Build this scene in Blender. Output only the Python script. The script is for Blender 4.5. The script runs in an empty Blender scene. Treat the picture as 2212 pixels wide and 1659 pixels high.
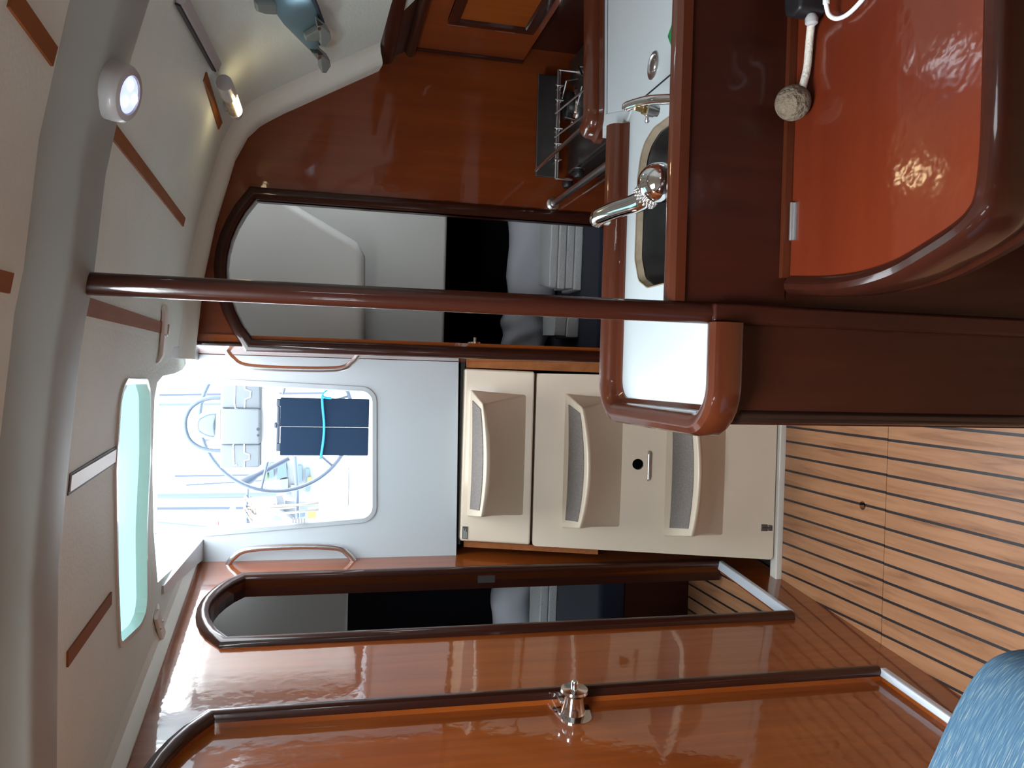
import bpy, bmesh, math, random
from mathutils import Vector, Matrix
random.seed(7)
C = bpy.context.scene.collection
PI = math.pi

# ------------------------------------------------------------------ camera calibration (rolled phone picture: image right = down)
F, CX, CY, H = 1720.0, 1106.0, 829.5, 1.5
O = Vector((0, 0, H))
_a = Vector((700 - CX, 793 - CY, F)).normalized()
_d = Vector((7400., 180., F)); _d = (_d - _a * _d.dot(_a)).normalized()
_z = -_d
_x = _a.cross(_z)
RM = Matrix((_x, _a, _z))            # world = RM @ camera(right, down, forward)
def ray(x, y): return RM @ Vector((x - CX, y - CY, F))
def at(x, y, n, p):
    n = Vector(n); r = ray(x, y)
    return O + r * ((Vector(p) - O).dot(n) / r.dot(n))
def aY(x, y, Y): return at(x, y, (0, 1, 0), (0, Y, 0))
def aZ(x, y, z): return at(x, y, (0, 0, 1), (0, 0, z))
def aX(x, y, X): return at(x, y, (1, 0, 0), (X, 0, 0))

# ------------------------------------------------------------------ materials
M = {}
def newmat(name):
    m = bpy.data.materials.new(name); m.use_nodes = True
    nt = m.node_tree; b = nt.nodes['Principled BSDF']
    M[name] = m
    return m, nt, b
def N(nt, t, **k):
    n = nt.nodes.new(t)
    for a, v in k.items():
        if a in n.inputs: n.inputs[a].default_value = v
        else: setattr(n, a, v)
    return n
def plain(name, col, rough=.5, metal=0., coat=0., bump=0., bscale=60., sheen=0., spec=None, noise=.0, nscale=8.):
    m, nt, b = newmat(name)
    b.inputs['Base Color'].default_value = (*col, 1)
    b.inputs['Roughness'].default_value = rough
    b.inputs['Metallic'].default_value = metal
    b.inputs['Coat Weight'].default_value = coat
    b.inputs['Coat Roughness'].default_value = .06
    if sheen: b.inputs['Sheen Weight'].default_value = sheen
    if spec is not None: b.inputs['Specular IOR Level'].default_value = spec
    tc = N(nt, 'ShaderNodeTexCoord')
    if bump:
        n = N(nt, 'ShaderNodeTexNoise', Scale=bscale, Detail=3.)
        nt.links.new(tc.outputs['Object'], n.inputs['Vector'])
        bp = N(nt, 'ShaderNodeBump', Strength=bump, Distance=.01)
        nt.links.new(n.outputs['Fac'], bp.inputs['Height'])
        nt.links.new(bp.outputs['Normal'], b.inputs['Normal'])
    if noise:
        n = N(nt, 'ShaderNodeTexNoise', Scale=nscale, Detail=4.)
        nt.links.new(tc.outputs['Object'], n.inputs['Vector'])
        r = N(nt, 'ShaderNodeValToRGB')
        r.color_ramp.elements[0].position = .35; r.color_ramp.elements[1].position = .7
        r.color_ramp.elements[0].color = (*[c * (1 - noise) for c in col], 1)
        r.color_ramp.elements[1].color = (*col, 1)
        nt.links.new(n.outputs['Fac'], r.inputs['Fac'])
        nt.links.new(r.outputs['Color'], b.inputs['Base Color'])
    return m
def wood(name, c1, c2, axis='Z', rough=.35, coat=1., coatr=.05, ripple=.04, scale=1.):
    m, nt, b = newmat(name)
    tc = N(nt, 'ShaderNodeTexCoord'); mp = N(nt, 'ShaderNodeMapping')
    s = {'X': (1.2, 22, 22), 'Y': (22, 1.2, 22), 'Z': (22, 22, 1.2)}[axis]
    mp.inputs['Scale'].default_value = [v * scale for v in s]
    nt.links.new(tc.outputs['Object'], mp.inputs['Vector'])
    n1 = N(nt, 'ShaderNodeTexNoise', Scale=1.6, Detail=6., Roughness=.6, Distortion=.4)
    nt.links.new(mp.outputs['Vector'], n1.inputs['Vector'])
    n2 = N(nt, 'ShaderNodeTexNoise', Scale=2.2, Detail=2.)
    nt.links.new(tc.outputs['Object'], n2.inputs['Vector'])
    mx = N(nt, 'ShaderNodeMath', operation='MULTIPLY_ADD')
    nt.links.new(n1.outputs['Fac'], mx.inputs[0]); mx.inputs[1].default_value = .6
    ms = N(nt, 'ShaderNodeMath', operation='MULTIPLY'); ms.inputs[1].default_value = .4
    nt.links.new(n2.outputs['Fac'], ms.inputs[0]); nt.links.new(ms.outputs[0], mx.inputs[2])
    r = N(nt, 'ShaderNodeValToRGB')
    r.color_ramp.elements[0].position = .30; r.color_ramp.elements[1].position = .70
    r.color_ramp.elements[0].color = (*c1, 1); r.color_ramp.elements[1].color = (*c2, 1)
    nt.links.new(mx.outputs[0], r.inputs['Fac']); nt.links.new(r.outputs['Color'], b.inputs['Base Color'])
    b.inputs['Roughness'].default_value = rough; b.inputs['Specular IOR Level'].default_value = .15
    b.inputs['Coat Weight'].default_value = coat; b.inputs['Coat Roughness'].default_value = coatr
    if ripple:
        n3 = N(nt, 'ShaderNodeTexNoise', Scale=34., Detail=2.)
        nt.links.new(tc.outputs['Object'], n3.inputs['Vector'])
        bp = N(nt, 'ShaderNodeBump', Strength=ripple, Distance=.01)
        nt.links.new(n3.outputs['Fac'], bp.inputs['Height'])
        nt.links.new(bp.outputs['Normal'], b.inputs['Normal'])
        nt.links.new(bp.outputs['Normal'], b.inputs['Coat Normal'])
    return m
wood('mahogany', (.19, .037, .006), (.32, .080, .011), 'Z', ripple=.03)
M['mahogany'].node_tree.nodes['Principled BSDF'].inputs['Coat IOR'].default_value = 1.8
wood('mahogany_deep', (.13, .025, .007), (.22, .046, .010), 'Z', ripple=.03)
wood('mahogany_trim', (.022, .006, .004), (.042, .010, .005), 'Z', ripple=.02, coatr=.08, coat=.7)  # dark trim wood, deepened to put the chart table rim's shadow into the colour
wood('mahogany_trim_level', (.055, .012, .005), (.10, .023, .008), 'X', ripple=.03, coatr=.08)
wood('mahogany_panel', (.024, .006, .004), (.045, .010, .005), 'Z', ripple=.03, coatr=.1, coat=.4)
wood('mahogany_table', (.10, .014, .005), (.145, .023, .007), 'X', ripple=.09, coatr=.1, scale=.5)
wood('batten_teak', (.20, .062, .017), (.33, .12, .036), 'Y', coat=0, rough=.6, ripple=0)
wood('black_trim', (.012, .006, .005), (.022, .010, .007), 'Z', ripple=0, coatr=.2)
plain('gelcoat', (.68, .66, .60), .38, coat=.25, noise=.05, nscale=5)
plain('gelcoat_cream', (.68, .58, .455), .42, coat=.2, noise=.06, nscale=5)  # cream gelcoat, warmed to put the floor's bounced light into its colour
plain('gelcoat_cool', (.51, .57, .61), .4, coat=.25)
plain('headliner', (.77, .86, .81), .62, bump=.12, bscale=150, noise=.08, nscale=3)
plain('headliner_cove', (.80, .84, .78), .5, bump=.03, bscale=80)
plain('beam_paint', (.38, .43, .41), .5, noise=.08, nscale=4)
plain('counter_white', (.56, .63, .66), .35, coat=.3)
plain('steel', (.66, .66, .67), .30, 1.)
plain('steel_brushed', (.24, .24, .24), .38, 1., noise=.2, nscale=20)
plain('chrome', (.80, .80, .80), .07, 1.)
plain('brass', (.55, .42, .20), .25, 1.)
plain('black_plastic', (.012, .012, .014), .45)
plain('rubber', (.02, .02, .02), .7)
plain('white_plastic', (.78, .76, .72), .4)
plain('grey_plastic', (.45, .45, .46), .4, coat=.2)
plain('seam_black', (.015, .013, .013), .6)
plain('sealant_beige', (.36, .29, .20), .7, noise=.35, nscale=30)
plain('navy_fabric', (.008, .012, .030), .95, sheen=.1, bump=.1, bscale=300)
plain('cabin_shade', (.004, .005, .009), .95)  # near-black puts the aft cabins' unlit depth into the wall colour
plain('linen', (.56, .57, .62), .9, bump=.25, bscale=14)
plain('towel_white', (.62, .63, .64), .95, bump=.3, bscale=200)
plain('liner_white', (.64, .63, .60), .55)
plain('rope_white', (.62, .58, .52), .8, bump=.3, bscale=200)
plain('rope_ball', (.20, .155, .11), .95, bump=1., bscale=110, noise=.3, nscale=60)
plain('cable_white', (.80, .82, .82), .45)
plain('clamp_grey', (.22, .26, .25), .45)
plain('aluminium', (.55, .58, .62), .3, .8)
plain('sill_metal', (.66, .72, .80), .35, .3)
plain('pad_grey', (.37, .325, .30), .95, bump=.9, bscale=420, noise=.35, nscale=220)
plain('package_green', (.01, .22, .07), .4)
plain('package_purple', (.14, .05, .42), .4)
plain('package_print', (.8, .8, .85), .5)
plain('table_dark', (.013, .025, .048), .8, spec=.05)  # bluish tint puts veiling glare into the table's colour
plain('cord_blue', (.02, .30, .55), .6)
plain('deck_white', (.74, .75, .76), .5)
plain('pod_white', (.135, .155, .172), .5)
plain('pod_mark', (.02, .03, .04), .5)
plain('dome_blue', (.05, .085, .12), .25, coat=.6)
plain('wheel_steel', (.07, .092, .13), .4, .2)
plain('mast_blue', (.018, .032, .055), .5)
plain('mast_grey', (.045, .062, .09), .5)
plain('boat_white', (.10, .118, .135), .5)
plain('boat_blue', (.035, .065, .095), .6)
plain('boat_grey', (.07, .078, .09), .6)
plain('tree_green', (.06, .13, .05), .9)
plain('fender_yellow', (.20, .15, .02), .5)
plain('flag_red', (.4, .02, .03), .8); plain('flag_blue', (.02, .06, .3), .8); plain('flag_white', (.5, .5, .5), .8)
plain('rope_tan', (.15, .135, .12), .9)
plain('sign_dark', (.03, .035, .033), .5)
plain('sign_print', (.5, .5, .48), .5)
plain('water', (.05, .09, .11), .1)

# translucent hatch acrylic
m, nt, b = newmat('hatch_acrylic')
b.inputs['Base Color'].default_value = (.45, .60, .58, 1); b.inputs['Roughness'].default_value = .25
tr = N(nt, 'ShaderNodeBsdfTranslucent', Color=(.32, .44, .435, 1)); mx = N(nt, 'ShaderNodeMixShader', Fac=.85)
nt.links.new(b.outputs[0], mx.inputs[1]); nt.links.new(tr.outputs[0], mx.inputs[2])
nt.links.new(mx.outputs[0], nt.nodes['Material Output'].inputs['Surface'])
# tinted port glass
m, nt, b = newmat('port_glass')
b.inputs['Base Color'].default_value = (.36, .50, .56, 1); b.inputs['Roughness'].default_value = .12
b.inputs['Coat Weight'].default_value = 1
tr = N(nt, 'ShaderNodeBsdfTranslucent', Color=(.55, .66, .72, 1)); mx = N(nt, 'ShaderNodeMixShader', Fac=.75)
nt.links.new(b.outputs[0], mx.inputs[1]); nt.links.new(tr.outputs[0], mx.inputs[2])
nt.links.new(mx.outputs[0], nt.nodes['Material Output'].inputs['Surface'])
# lamps that glow
def glow(name, col, s):
    m, nt, b = newmat(name)
    b.inputs['Base Color'].default_value = (*col, 1)
    b.inputs['Emission Color'].default_value = (*col, 1); b.inputs['Emission Strength'].default_value = s
glow('lens_cool', (.36, .42, 1.), 1.3); glow('led_white', (.85, .9, 1.), 5.); glow('tube_warm', (1., .82, .5), 7.)
# teak and holly floor, plank seams every 48.3 mm along Y
def floor_mat(name, phase):
    m, nt, b = newmat(name)
    tc = N(nt, 'ShaderNodeTexCoord'); sp = N(nt, 'ShaderNodeSeparateXYZ')
    nt.links.new(tc.outputs['Object'], sp.inputs[0])
    ad = N(nt, 'ShaderNodeMath', operation='ADD'); ad.inputs[1].default_value = -phase + 100 * .0483
    nt.links.new(sp.outputs['X'], ad.inputs[0])
    dv = N(nt, 'ShaderNodeMath', operation='DIVIDE'); dv.inputs[1].default_value = .0483
    nt.links.new(ad.outputs[0], dv.inputs[0])
    fr = N(nt, 'ShaderNodeMath', operation='FRACT'); nt.links.new(dv.outputs[0], fr.inputs[0])
    fl = N(nt, 'ShaderNodeMath', operation='FLOOR'); nt.links.new(dv.outputs[0], fl.inputs[0])
    sb = N(nt, 'ShaderNodeMath', operation='SUBTRACT'); sb.inputs[1].default_value = .5
    nt.links.new(fr.outputs[0], sb.inputs[0])
    ab = N(nt, 'ShaderNodeMath', operation='ABSOLUTE'); nt.links.new(sb.outputs[0], ab.inputs[0])
    gt = N(nt, 'ShaderNodeMath', operation='GREATER_THAN'); gt.inputs[1].default_value = .424
    nt.links.new(ab.outputs[0], gt.inputs[0])
    wn = N(nt, 'ShaderNodeTexWhiteNoise', noise_dimensions='1D'); nt.links.new(fl.outputs[0], wn.inputs['W'])
    cb = N(nt, 'ShaderNodeCombineXYZ')
    m1 = N(nt, 'ShaderNodeMath', operation='MULTIPLY_ADD'); m1.inputs[1].default_value = 9.; nt.links.new(wn.outputs['Value'], m1.inputs[0])
    m2 = N(nt, 'ShaderNodeMath', operation='MULTIPLY'); m2.inputs[1].default_value = 1.3
    nt.links.new(sp.outputs['Y'], m2.inputs[0]); nt.links.new(m2.outputs[0], m1.inputs[2])
    mX = N(nt, 'ShaderNodeMath', operation='MULTIPLY'); mX.inputs[1].default_value = 17.
    nt.links.new(sp.outputs['X'], mX.inputs[0])
    nt.links.new(mX.outputs[0], cb.inputs['X']); nt.links.new(m1.outputs[0], cb.inputs['Y'])
    nz = N(nt, 'ShaderNodeTexNoise', Scale=2.1, Detail=7., Roughness=.62, Distortion=1.1)
    nt.links.new(cb.outputs[0], nz.inputs['Vector'])
    r = N(nt, 'ShaderNodeValToRGB')
    e = r.color_ramp.elements
    e[0].position = .30; e[0].color = (.22, .092, .040, 1); e[1].position = .62; e[1].color = (.42, .205, .10, 1)
    x = e.new(.45); x.color = (.35, .162, .076, 1)
    nt.links.new(nz.outputs['Fac'], r.inputs['Fac'])
    mix = N(nt, 'ShaderNodeMix', data_type='RGBA'); mix.inputs['B'].default_value = (.018, .014, .016, 1)
    nt.links.new(gt.outputs[0], mix.inputs['Factor']); nt.links.new(r.outputs['Color'], mix.inputs['A'])
    nt.links.new(mix.outputs['Result'], b.inputs['Base Color'])
    b.inputs['Roughness'].default_value = .42; b.inputs['Coat Weight'].default_value = .1; b.inputs['Coat Roughness'].default_value = .3
floor_mat('teak_floor', -.179 + .0241)
floor_mat('teak_floor_near', -.179 + .0241 - .0012)
# blue heather upholstery with pale flecks
m, nt, b = newmat('heather_blue')
tc = N(nt, 'ShaderNodeTexCoord'); mp = N(nt, 'ShaderNodeMapping'); mp.inputs['Scale'].default_value = (45, 800, 45)
nt.links.new(tc.outputs['Object'], mp.inputs['Vector'])
n1 = N(nt, 'ShaderNodeTexNoise', Scale=1., Detail=1.); nt.links.new(mp.outputs[0], n1.inputs['Vector'])
r = N(nt, 'ShaderNodeValToRGB'); e = r.color_ramp.elements
e[0].position = .30; e[0].color = (.030, .080, .145, 1); e[1].position = .76; e[1].color = (.24, .26, .21, 1)
q = e.new(.5); q.color = (.048, .108, .172, 1); q = e.new(.62); q.color = (.085, .155, .215, 1)
nt.links.new(n1.outputs['Fac'], r.inputs['Fac']); nt.links.new(r.outputs['Color'], b.inputs['Base Color'])
b.inputs['Roughness'].default_value = .95
bp = N(nt, 'ShaderNodeBump', Strength=.2, Distance=.004); nt.links.new(n1.outputs['Fac'], bp.inputs['Height']); nt.links.new(bp.outputs[0], b.inputs['Normal'])

# ------------------------------------------------------------------ object helpers
def thing(name, label, cat, loc, group=None):
    o = bpy.data.objects.new(name, None); C.objects.link(o)
    o.location = loc; o.empty_display_size = .05
    o['label'] = label; o['category'] = cat
    if group: o['group'] = group
    return o
def wloc(o):
    v = Vector((0, 0, 0))
    while o: v += Vector(o.location); o = o.parent
    return v
def obj(name, bm, mat, parent=None, smooth=None, label=None, cat=None, group=None, kind=None, bevel=0., seg=2, mats=None):
    bmesh.ops.remove_doubles(bm, verts=bm.verts, dist=1e-6)
    bmesh.ops.recalc_face_normals(bm, faces=bm.faces)
    if parent: off = wloc(parent)
    else:
        xs = [v.co.x for v in bm.verts]; ys = [v.co.y for v in bm.verts]; zs = [v.co.z for v in bm.verts]
        off = Vector(((min(xs) + max(xs)) / 2, (min(ys) + max(ys)) / 2, min(zs)))
        if kind == 'structure': off = Vector((0, 0, 0))
    me = bpy.data.meshes.new(name)
    bmesh.ops.translate(bm, verts=bm.verts, vec=-off)
    if smooth:
        for f in bm.faces: f.smooth = True
    bm.to_mesh(me); bm.free()
    for mm in ([mat] if mats is None else mats): me.materials.append(M[mm])
    o = bpy.data.objects.new(name, me); C.objects.link(o)
    if parent: o.parent = parent
    else: o.location = off
    if smooth and smooth is not True:
        pass
    if label: o['label'] = label
    if cat: o['category'] = cat
    if group: o['group'] = group
    if kind: o['kind'] = kind
    if bevel:
        bv = o.modifiers.new('bevel', 'BEVEL'); bv.width = bevel; bv.segments = seg; bv.limit_method = 'ANGLE'; bv.angle_limit = math.radians(40)
    if smooth == 'auto' or bevel:
        for p in me.polygons: p.use_smooth = True
        mod = o.modifiers.new('wn', 'WEIGHTED_NORMAL') if bevel else None
        if not bevel:
            me.set_sharp_from_angle(angle=math.radians(35))
    return o
def B(): return bmesh.new()
def box(bm, x0, x1, y0, y1, z0, z1):
    vs = [bm.verts.new(p) for p in ((x0, y0, z0), (x1, y0, z0), (x1, y1, z0), (x0, y1, z0), (x0, y0, z1), (x1, y0, z1), (x1, y1, z1), (x0, y1, z1))]
    for f in ((0, 3, 2, 1), (4, 5, 6, 7), (0, 1, 5, 4), (1, 2, 6, 5), (2, 3, 7, 6), (3, 0, 4, 7)): bm.faces.new([vs[i] for i in f])
    return bm
def hexa(bm, b, t):
    """eight corners: bottom loop b, top loop t"""
    n = len(b); vb = [bm.verts.new(p) for p in b]; vt = [bm.verts.new(p) for p in t]
    bm.faces.new(vb[::-1]); bm.faces.new(vt)
    for i in range(n): bm.faces.new((vb[i], vb[(i + 1) % n], vt[(i + 1) % n], vt[i]))
    return bm
def prism(bm, pts, d):
    d = Vector(d); return hexa(bm, pts, [Vector(p) + d for p in pts])
def plate(bm, outer, holes, fmap, t):
    """flat plate with holes: 2D loops, fmap(u, v, h) to 3D, thickness t"""
    edges = []; loops = []
    for lp in [outer] + holes:
        vs = [bm.verts.new(fmap(u, v, 0)) for u, v in lp]
        es = [bm.edges.new((vs[i], vs[(i + 1) % len(vs)])) for i in range(len(vs))]
        edges += es; loops.append((lp, vs))
    r = bmesh.ops.triangle_fill(bm, edges=edges, use_beauty=True)
    faces = [g for g in r['geom'] if isinstance(g, bmesh.types.BMFace)]
    mp = {}
    for lp, vs in loops:
        for (u, v), w in zip(lp, vs): mp[w] = bm.verts.new(fmap(u, v, t))
    for f in faces: bm.faces.new([mp[v] for v in f.verts][::-1])
    for lp, vs in loops:
        for i in range(len(vs)):
            a, b = vs[i], vs[(i + 1) % len(vs)]
            bm.faces.new((a, b, mp[b], mp[a]))
    return bm
def tube(bm, pts, r, seg=12, closed=False, caps=True):
    pts = [Vector(p) for p in pts]; n = len(pts); rs = r if isinstance(r, (list, tuple)) else [r] * n
    rings = []; up = None
    for i, p in enumerate(pts):
        a = pts[(i - 1) % n] if (closed or i) else p; b = pts[(i + 1) % n] if (closed or i < n - 1) else p
        t = (b - a).normalized()
        if up is None:
            up = Vector((0, 0, 1)) if abs(t.z) < .9 else Vector((1, 0, 0))
        s = t.cross(up).normalized(); up = s.cross(t).normalized()
        rings.append([bm.verts.new(p + (s * math.cos(k * 2 * PI / seg) + up * math.sin(k * 2 * PI / seg)) * rs[i]) for k in range(seg)])
    for i in range(n if closed else n - 1):
        A, Bq = rings[i], rings[(i + 1) % n]
        for k in range(seg): bm.faces.new((A[k], A[(k + 1) % seg], Bq[(k + 1) % seg], Bq[k]))
    if caps and not closed:
        bm.faces.new(rings[0][::-1]); bm.faces.new(rings[-1])
    return bm
def lathe(bm, prof, o, axis, seg=32):
    """prof: (radius, height along axis)"""
    o = Vector(o); w = Vector(axis).normalized()
    u = w.cross(Vector((0, 0, 1)) if abs(w.z) < .9 else Vector((1, 0, 0))).normalized(); v = w.cross(u)
    rings = []
    for r, h in prof:
        if r < 1e-6: rings.append([bm.verts.new(o + w * h)])
        else: rings.append([bm.verts.new(o + w * h + (u * math.cos(k * 2 * PI / seg) + v * math.sin(k * 2 * PI / seg)) * r) for k in range(seg)])
    for A, Q in zip(rings, rings[1:]):
        for k in range(seg):
            k2 = (k + 1) % seg
            if len(A) == 1 and len(Q) == 1: continue
            if len(A) == 1: bm.faces.new((A[0], Q[k2], Q[k]))
            elif len(Q) == 1: bm.faces.new((A[k], A[k2], Q[0]))
            else: bm.faces.new((A[k], A[k2], Q[k2], Q[k]))
    for R_, rev in ((rings[0], True), (rings[-1], False)):
        if len(R_) > 1: bm.faces.new(R_[::-1] if rev else R_)
    return bm
def fillet(pts, r, seg=6, closed=False):
    out = []; n = len(pts)
    rr = r if isinstance(r, (list, tuple)) else [r] * n
    for i in range(n):
        p = Vector(pts[i])
        if (not closed and i in (0, n - 1)) or rr[i] <= 0: out.append(tuple(p)); continue
        a = Vector(pts[i - 1]); b = Vector(pts[(i + 1) % n])
        u = (a - p); v = (b - p); lu, lv = u.length, v.length; u /= lu; v /= lv
        ang = u.angle(v)
        if ang > PI - .02: out.append(tuple(p)); continue
        d = min(rr[i] / math.tan(ang / 2), lu * .49, lv * .49); R_ = d * math.tan(ang / 2)
        c = p + (u + v).normalized() * (R_ / math.sin(ang / 2))
        s = p + u * d - c; e_ = p + v * d - c
        for k in range(seg + 1):
            t = k / seg; q = s.lerp(e_, t)
            if q.length > 1e-9: q = q.normalized() * R_
            out.append(tuple(c + q))
    return out
def sweep(bm, path, prof, fmap, closed=False):
    """path: 2D points; prof: closed loop of (offset to the left of travel, height)"""
    P = [Vector(p) for p in path]; n = len(P); rings = []
    for i in range(n):
        a = P[(i - 1) % n] if (closed or i) else None; b = P[(i + 1) % n] if (closed or i < n - 1) else None
        d1 = (P[i] - a).normalized() if a is not None else None; d2 = (b - P[i]).normalized() if b is not None else None
        if d1 is None: d1 = d2
        if d2 is None: d2 = d1
        n1 = Vector((-d1.y, d1.x)); n2 = Vector((-d2.y, d2.x)); m_ = (n1 + n2)
        m_ = m_ / max(m_.length_squared / 2, .35)
        rings.append([bm.verts.new(fmap(P[i].x + m_.x * o, P[i].y + m_.y * o, h)) for o, h in prof])
    k = len(prof)
    for i in range(n if closed else n - 1):
        A, Q = rings[i], rings[(i + 1) % n]
        for j in range(k): bm.faces.new((A[j], A[(j + 1) % k], Q[(j + 1) % k], Q[j]))
    if not closed:
        bm.faces.new(rings[0]); bm.faces.new(rings[-1][::-1])
    return bm
def arc(cx, cy, r, a0, a1, n): return [(cx + r * math.cos(a0 + (a1 - a0) * i / n), cy + r * math.sin(a0 + (a1 - a0) * i / n)) for i in range(n + 1)]
def spline(pts, n=8):
    """Catmull-Rom through 3D points"""
    P = [Vector(p) for p in pts]; P = [P[0] * 2 - P[1]] + P + [P[-1] * 2 - P[-2]]; out = []
    for i in range(1, len(P) - 2):
        for k in range(n):
            t = k / n; a, b, c, d = P[i - 1], P[i], P[i + 1], P[i + 2]
            out.append(.5 * ((2 * b) + (c - a) * t + (2 * a - 5 * b + 4 * c - d) * t * t + (3 * b - a - 3 * c + d) * t ** 3))
    out.append(P[-2]); return out
ROUND = [(0, 0), (0, .010), (.004, .016), (.012, .019), (.022, .019), (.030, .015), (.035, .008), (.036, 0)]

# ================================================================== SETTING
# ---- left partition: X = XL(Y), nearly fore-and-aft
XW0, YW0, KW = -.664, 2.358, .1040
def XL(Y): return XW0 + KW * (Y - YW0)
WN = Vector((1, -KW, 0)).normalized()            # faces the cabin
def wl(Y, z, h=0):                                # point on the left wall, h out of the wall
    return Vector((XL(Y), Y, z)) + WN * h
def aW(x, y, h=0): return at(x, y, WN, wl(2, 1, h))
def door_outline(y0, y1, zb, zs, zt):             # bottom, up, clipped arch, down
    m_ = (y0 + y1) / 2; w = (y1 - y0)
    pts = [(y0, zb), (y0, zs)]
    for k in range(9):
        t = -1 + 2 * k / 8
        pts.append((m_ + t * w * .40, zs + .028 + (zt - zs - .028) * (1 - t * t)))
    return pts + [(y1, zs), (y1, zb)]
D1 = door_outline(2.085, 2.50, .150, 1.715, 1.785)
D2 = door_outline(1.27, 1.705, .128, 1.70, 1.775)
bm = B()
plate(bm, [(.80, -.02), (2.95, -.02), (2.95, 1.93), (.80, 1.93)], [D1, D2], lambda u, v, h: wl(u, v, h), -.022)
obj('wall_left', bm, 'mahogany', kind='structure')
# frames of the two doors on the left
def door_frame(name, out, fmap, parent=None, mat='mahogany_trim', prof=ROUND):
    bm = B(); sweep(bm, out, prof, fmap)
    return obj(name, bm, mat, parent, smooth='auto')
d1 = bpy.data.objects.new('door_1', None); C.objects.link(d1); d1.location = wl(2.29, .15); d1['kind'] = 'structure'
door_frame('frame', [(p[0], p[1]) for p in D1], lambda u, v, h: wl(u, v, h), d1)
bm = B()                                           # inner lining of the opening
sweep(bm, D1, [(0, 0), (0.004, 0), (.004, -.05), (0, -.05)], lambda u, v, h: wl(u, v, h)); obj('lining', bm, 'mahogany_trim', d1)
bm = B(); hexa(bm, [wl(2.075, .138, -.012), wl(2.51, .138, -.012), wl(2.51, .138, .016), wl(2.075, .138, .016)],
               [wl(2.075, .160, -.012), wl(2.51, .160, -.012), wl(2.51, .155, .016), wl(2.075, .155, .016)])
obj('threshold', bm, 'sill_metal', d1, bevel=.003, label='pale metal sill strip')
bm = B(); box(bm, 0, .001, 0, .05, 0, .034)
p = aW(1055, 1246); bm2 = B()
hexa(bm2, [wl(2.498, p.z - .028, -.030), wl(2.4985, p.z - .028, -.006), wl(2.4965, p.z - .028, -.006), wl(2.4965, p.z - .028, -.030)],
     [wl(2.498, p.z + .028, -.030), wl(2.4985, p.z + .028, -.006), wl(2.4965, p.z + .028, -.006), wl(2.4965, p.z + .028, -.030)])
bm.free(); obj('strike_plate', bm2, 'steel', d1)
d2 = bpy.data.objects.new('door_2', None); C.objects.link(d2); d2.location = wl(1.49, .13); d2['kind'] = 'structure'
door_frame('frame', D2, lambda u, v, h: wl(u, v, h), d2)
bm = B(); plate(bm, [(p[0], p[1]) for p in D2], [], lambda u, v, h: wl(u, v, h - .012), -.02); obj('leaf', bm, 'mahogany', d2)
bm = B(); hexa(bm, [wl(1.26, .112, 0), wl(1.715, .112, 0), wl(1.715, .112, .018), wl(1.26, .112, .018)],
               [wl(1.26, .134, 0), wl(1.715, .134, 0), wl(1.715, .130, .018), wl(1.26, .130, .018)])
obj('threshold', bm, 'sill_metal', d2, bevel=.003, label='pale metal sill strip')
# knob on a steel rosette
kp = aW(1238, 1540, -.012); ky, kz = kp.y, kp.z
kl = bpy.data.objects.new('door_knob', None); C.objects.link(kl); kl.parent = d2; kl.location = wl(ky, kz, -.012) - Vector(d2.location)
bm = B(); pl = fillet([(ky + .050, kz + .048), (ky - .050, kz + .030), (ky - .050, kz - .030), (ky + .030, kz - .045)], [.004, .030, .030, .014], closed=True)
plate(bm, pl, [], lambda u, v, h: wl(u, v, -.012 + h), .003); obj('rosette', bm, 'chrome', kl)
bm = B(); lathe(bm, [(.028, .003), (.025, .015), (.022, .030), (.022, .042), (.029, .046), (.031, .051), (.0295, .056), (.008, .057), (.008, .072), (.006, .075), (0, .075)], wl(ky, kz, -.012), WN)
obj('knob', bm, 'chrome', kl, smooth='auto')
bm = B(); hexa(bm, [wl(ky + .016, kz + .014, .002), wl(ky + .06, kz + .014, .002), wl(ky + .06, kz + .026, .002), wl(ky + .016, kz + .026, .002)],
               [wl(ky + .016, kz + .014, .008), wl(ky + .06, kz + .014, .008), wl(ky + .06, kz + .026, .008), wl(ky + .016, kz + .026, .008)])
obj('latch_bolt', bm, 'steel', kl, bevel=.001)

# ---- floor of the saloon in two lift-out panels
def hole_ring(cx, cy, r, n=20): return [(cx + r * math.cos(k * 2 * PI / n), cy + r * math.sin(k * 2 * PI / n)) for k in range(n)]
fh = aZ(1863, 1092, 0)
YD = 1.873
flat = lambda z: (lambda u, v, h: Vector((u, v, z + h)))
bm = B(); plate(bm, [(-.80, YD + .0012), (.6, YD + .0012), (.6, 2.42), (-.80, 2.42)], [hole_ring(fh.x, fh.y, .0125)], flat(0), -.015)
fl = obj('floor', bm, 'teak_floor', kind='structure')
bm = B(); box(bm, -1.9, 1.6, -2.8, YD - .0012, -.015, 0); o = obj('near_panel', bm, 'teak_floor_near', fl)
bm = B(); box(bm, -1.9, 1.6, -2.8, 4.6, -.05, -.035); obj('subfloor', bm, 'seam_black', fl)
# ---- white curb at the foot of the steps
bm = B(); box(bm, -.672, .3, 2.362, 2.40, -.002, .022); obj('trim_1', bm, 'gelcoat', kind='structure', bevel=.004)

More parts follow.
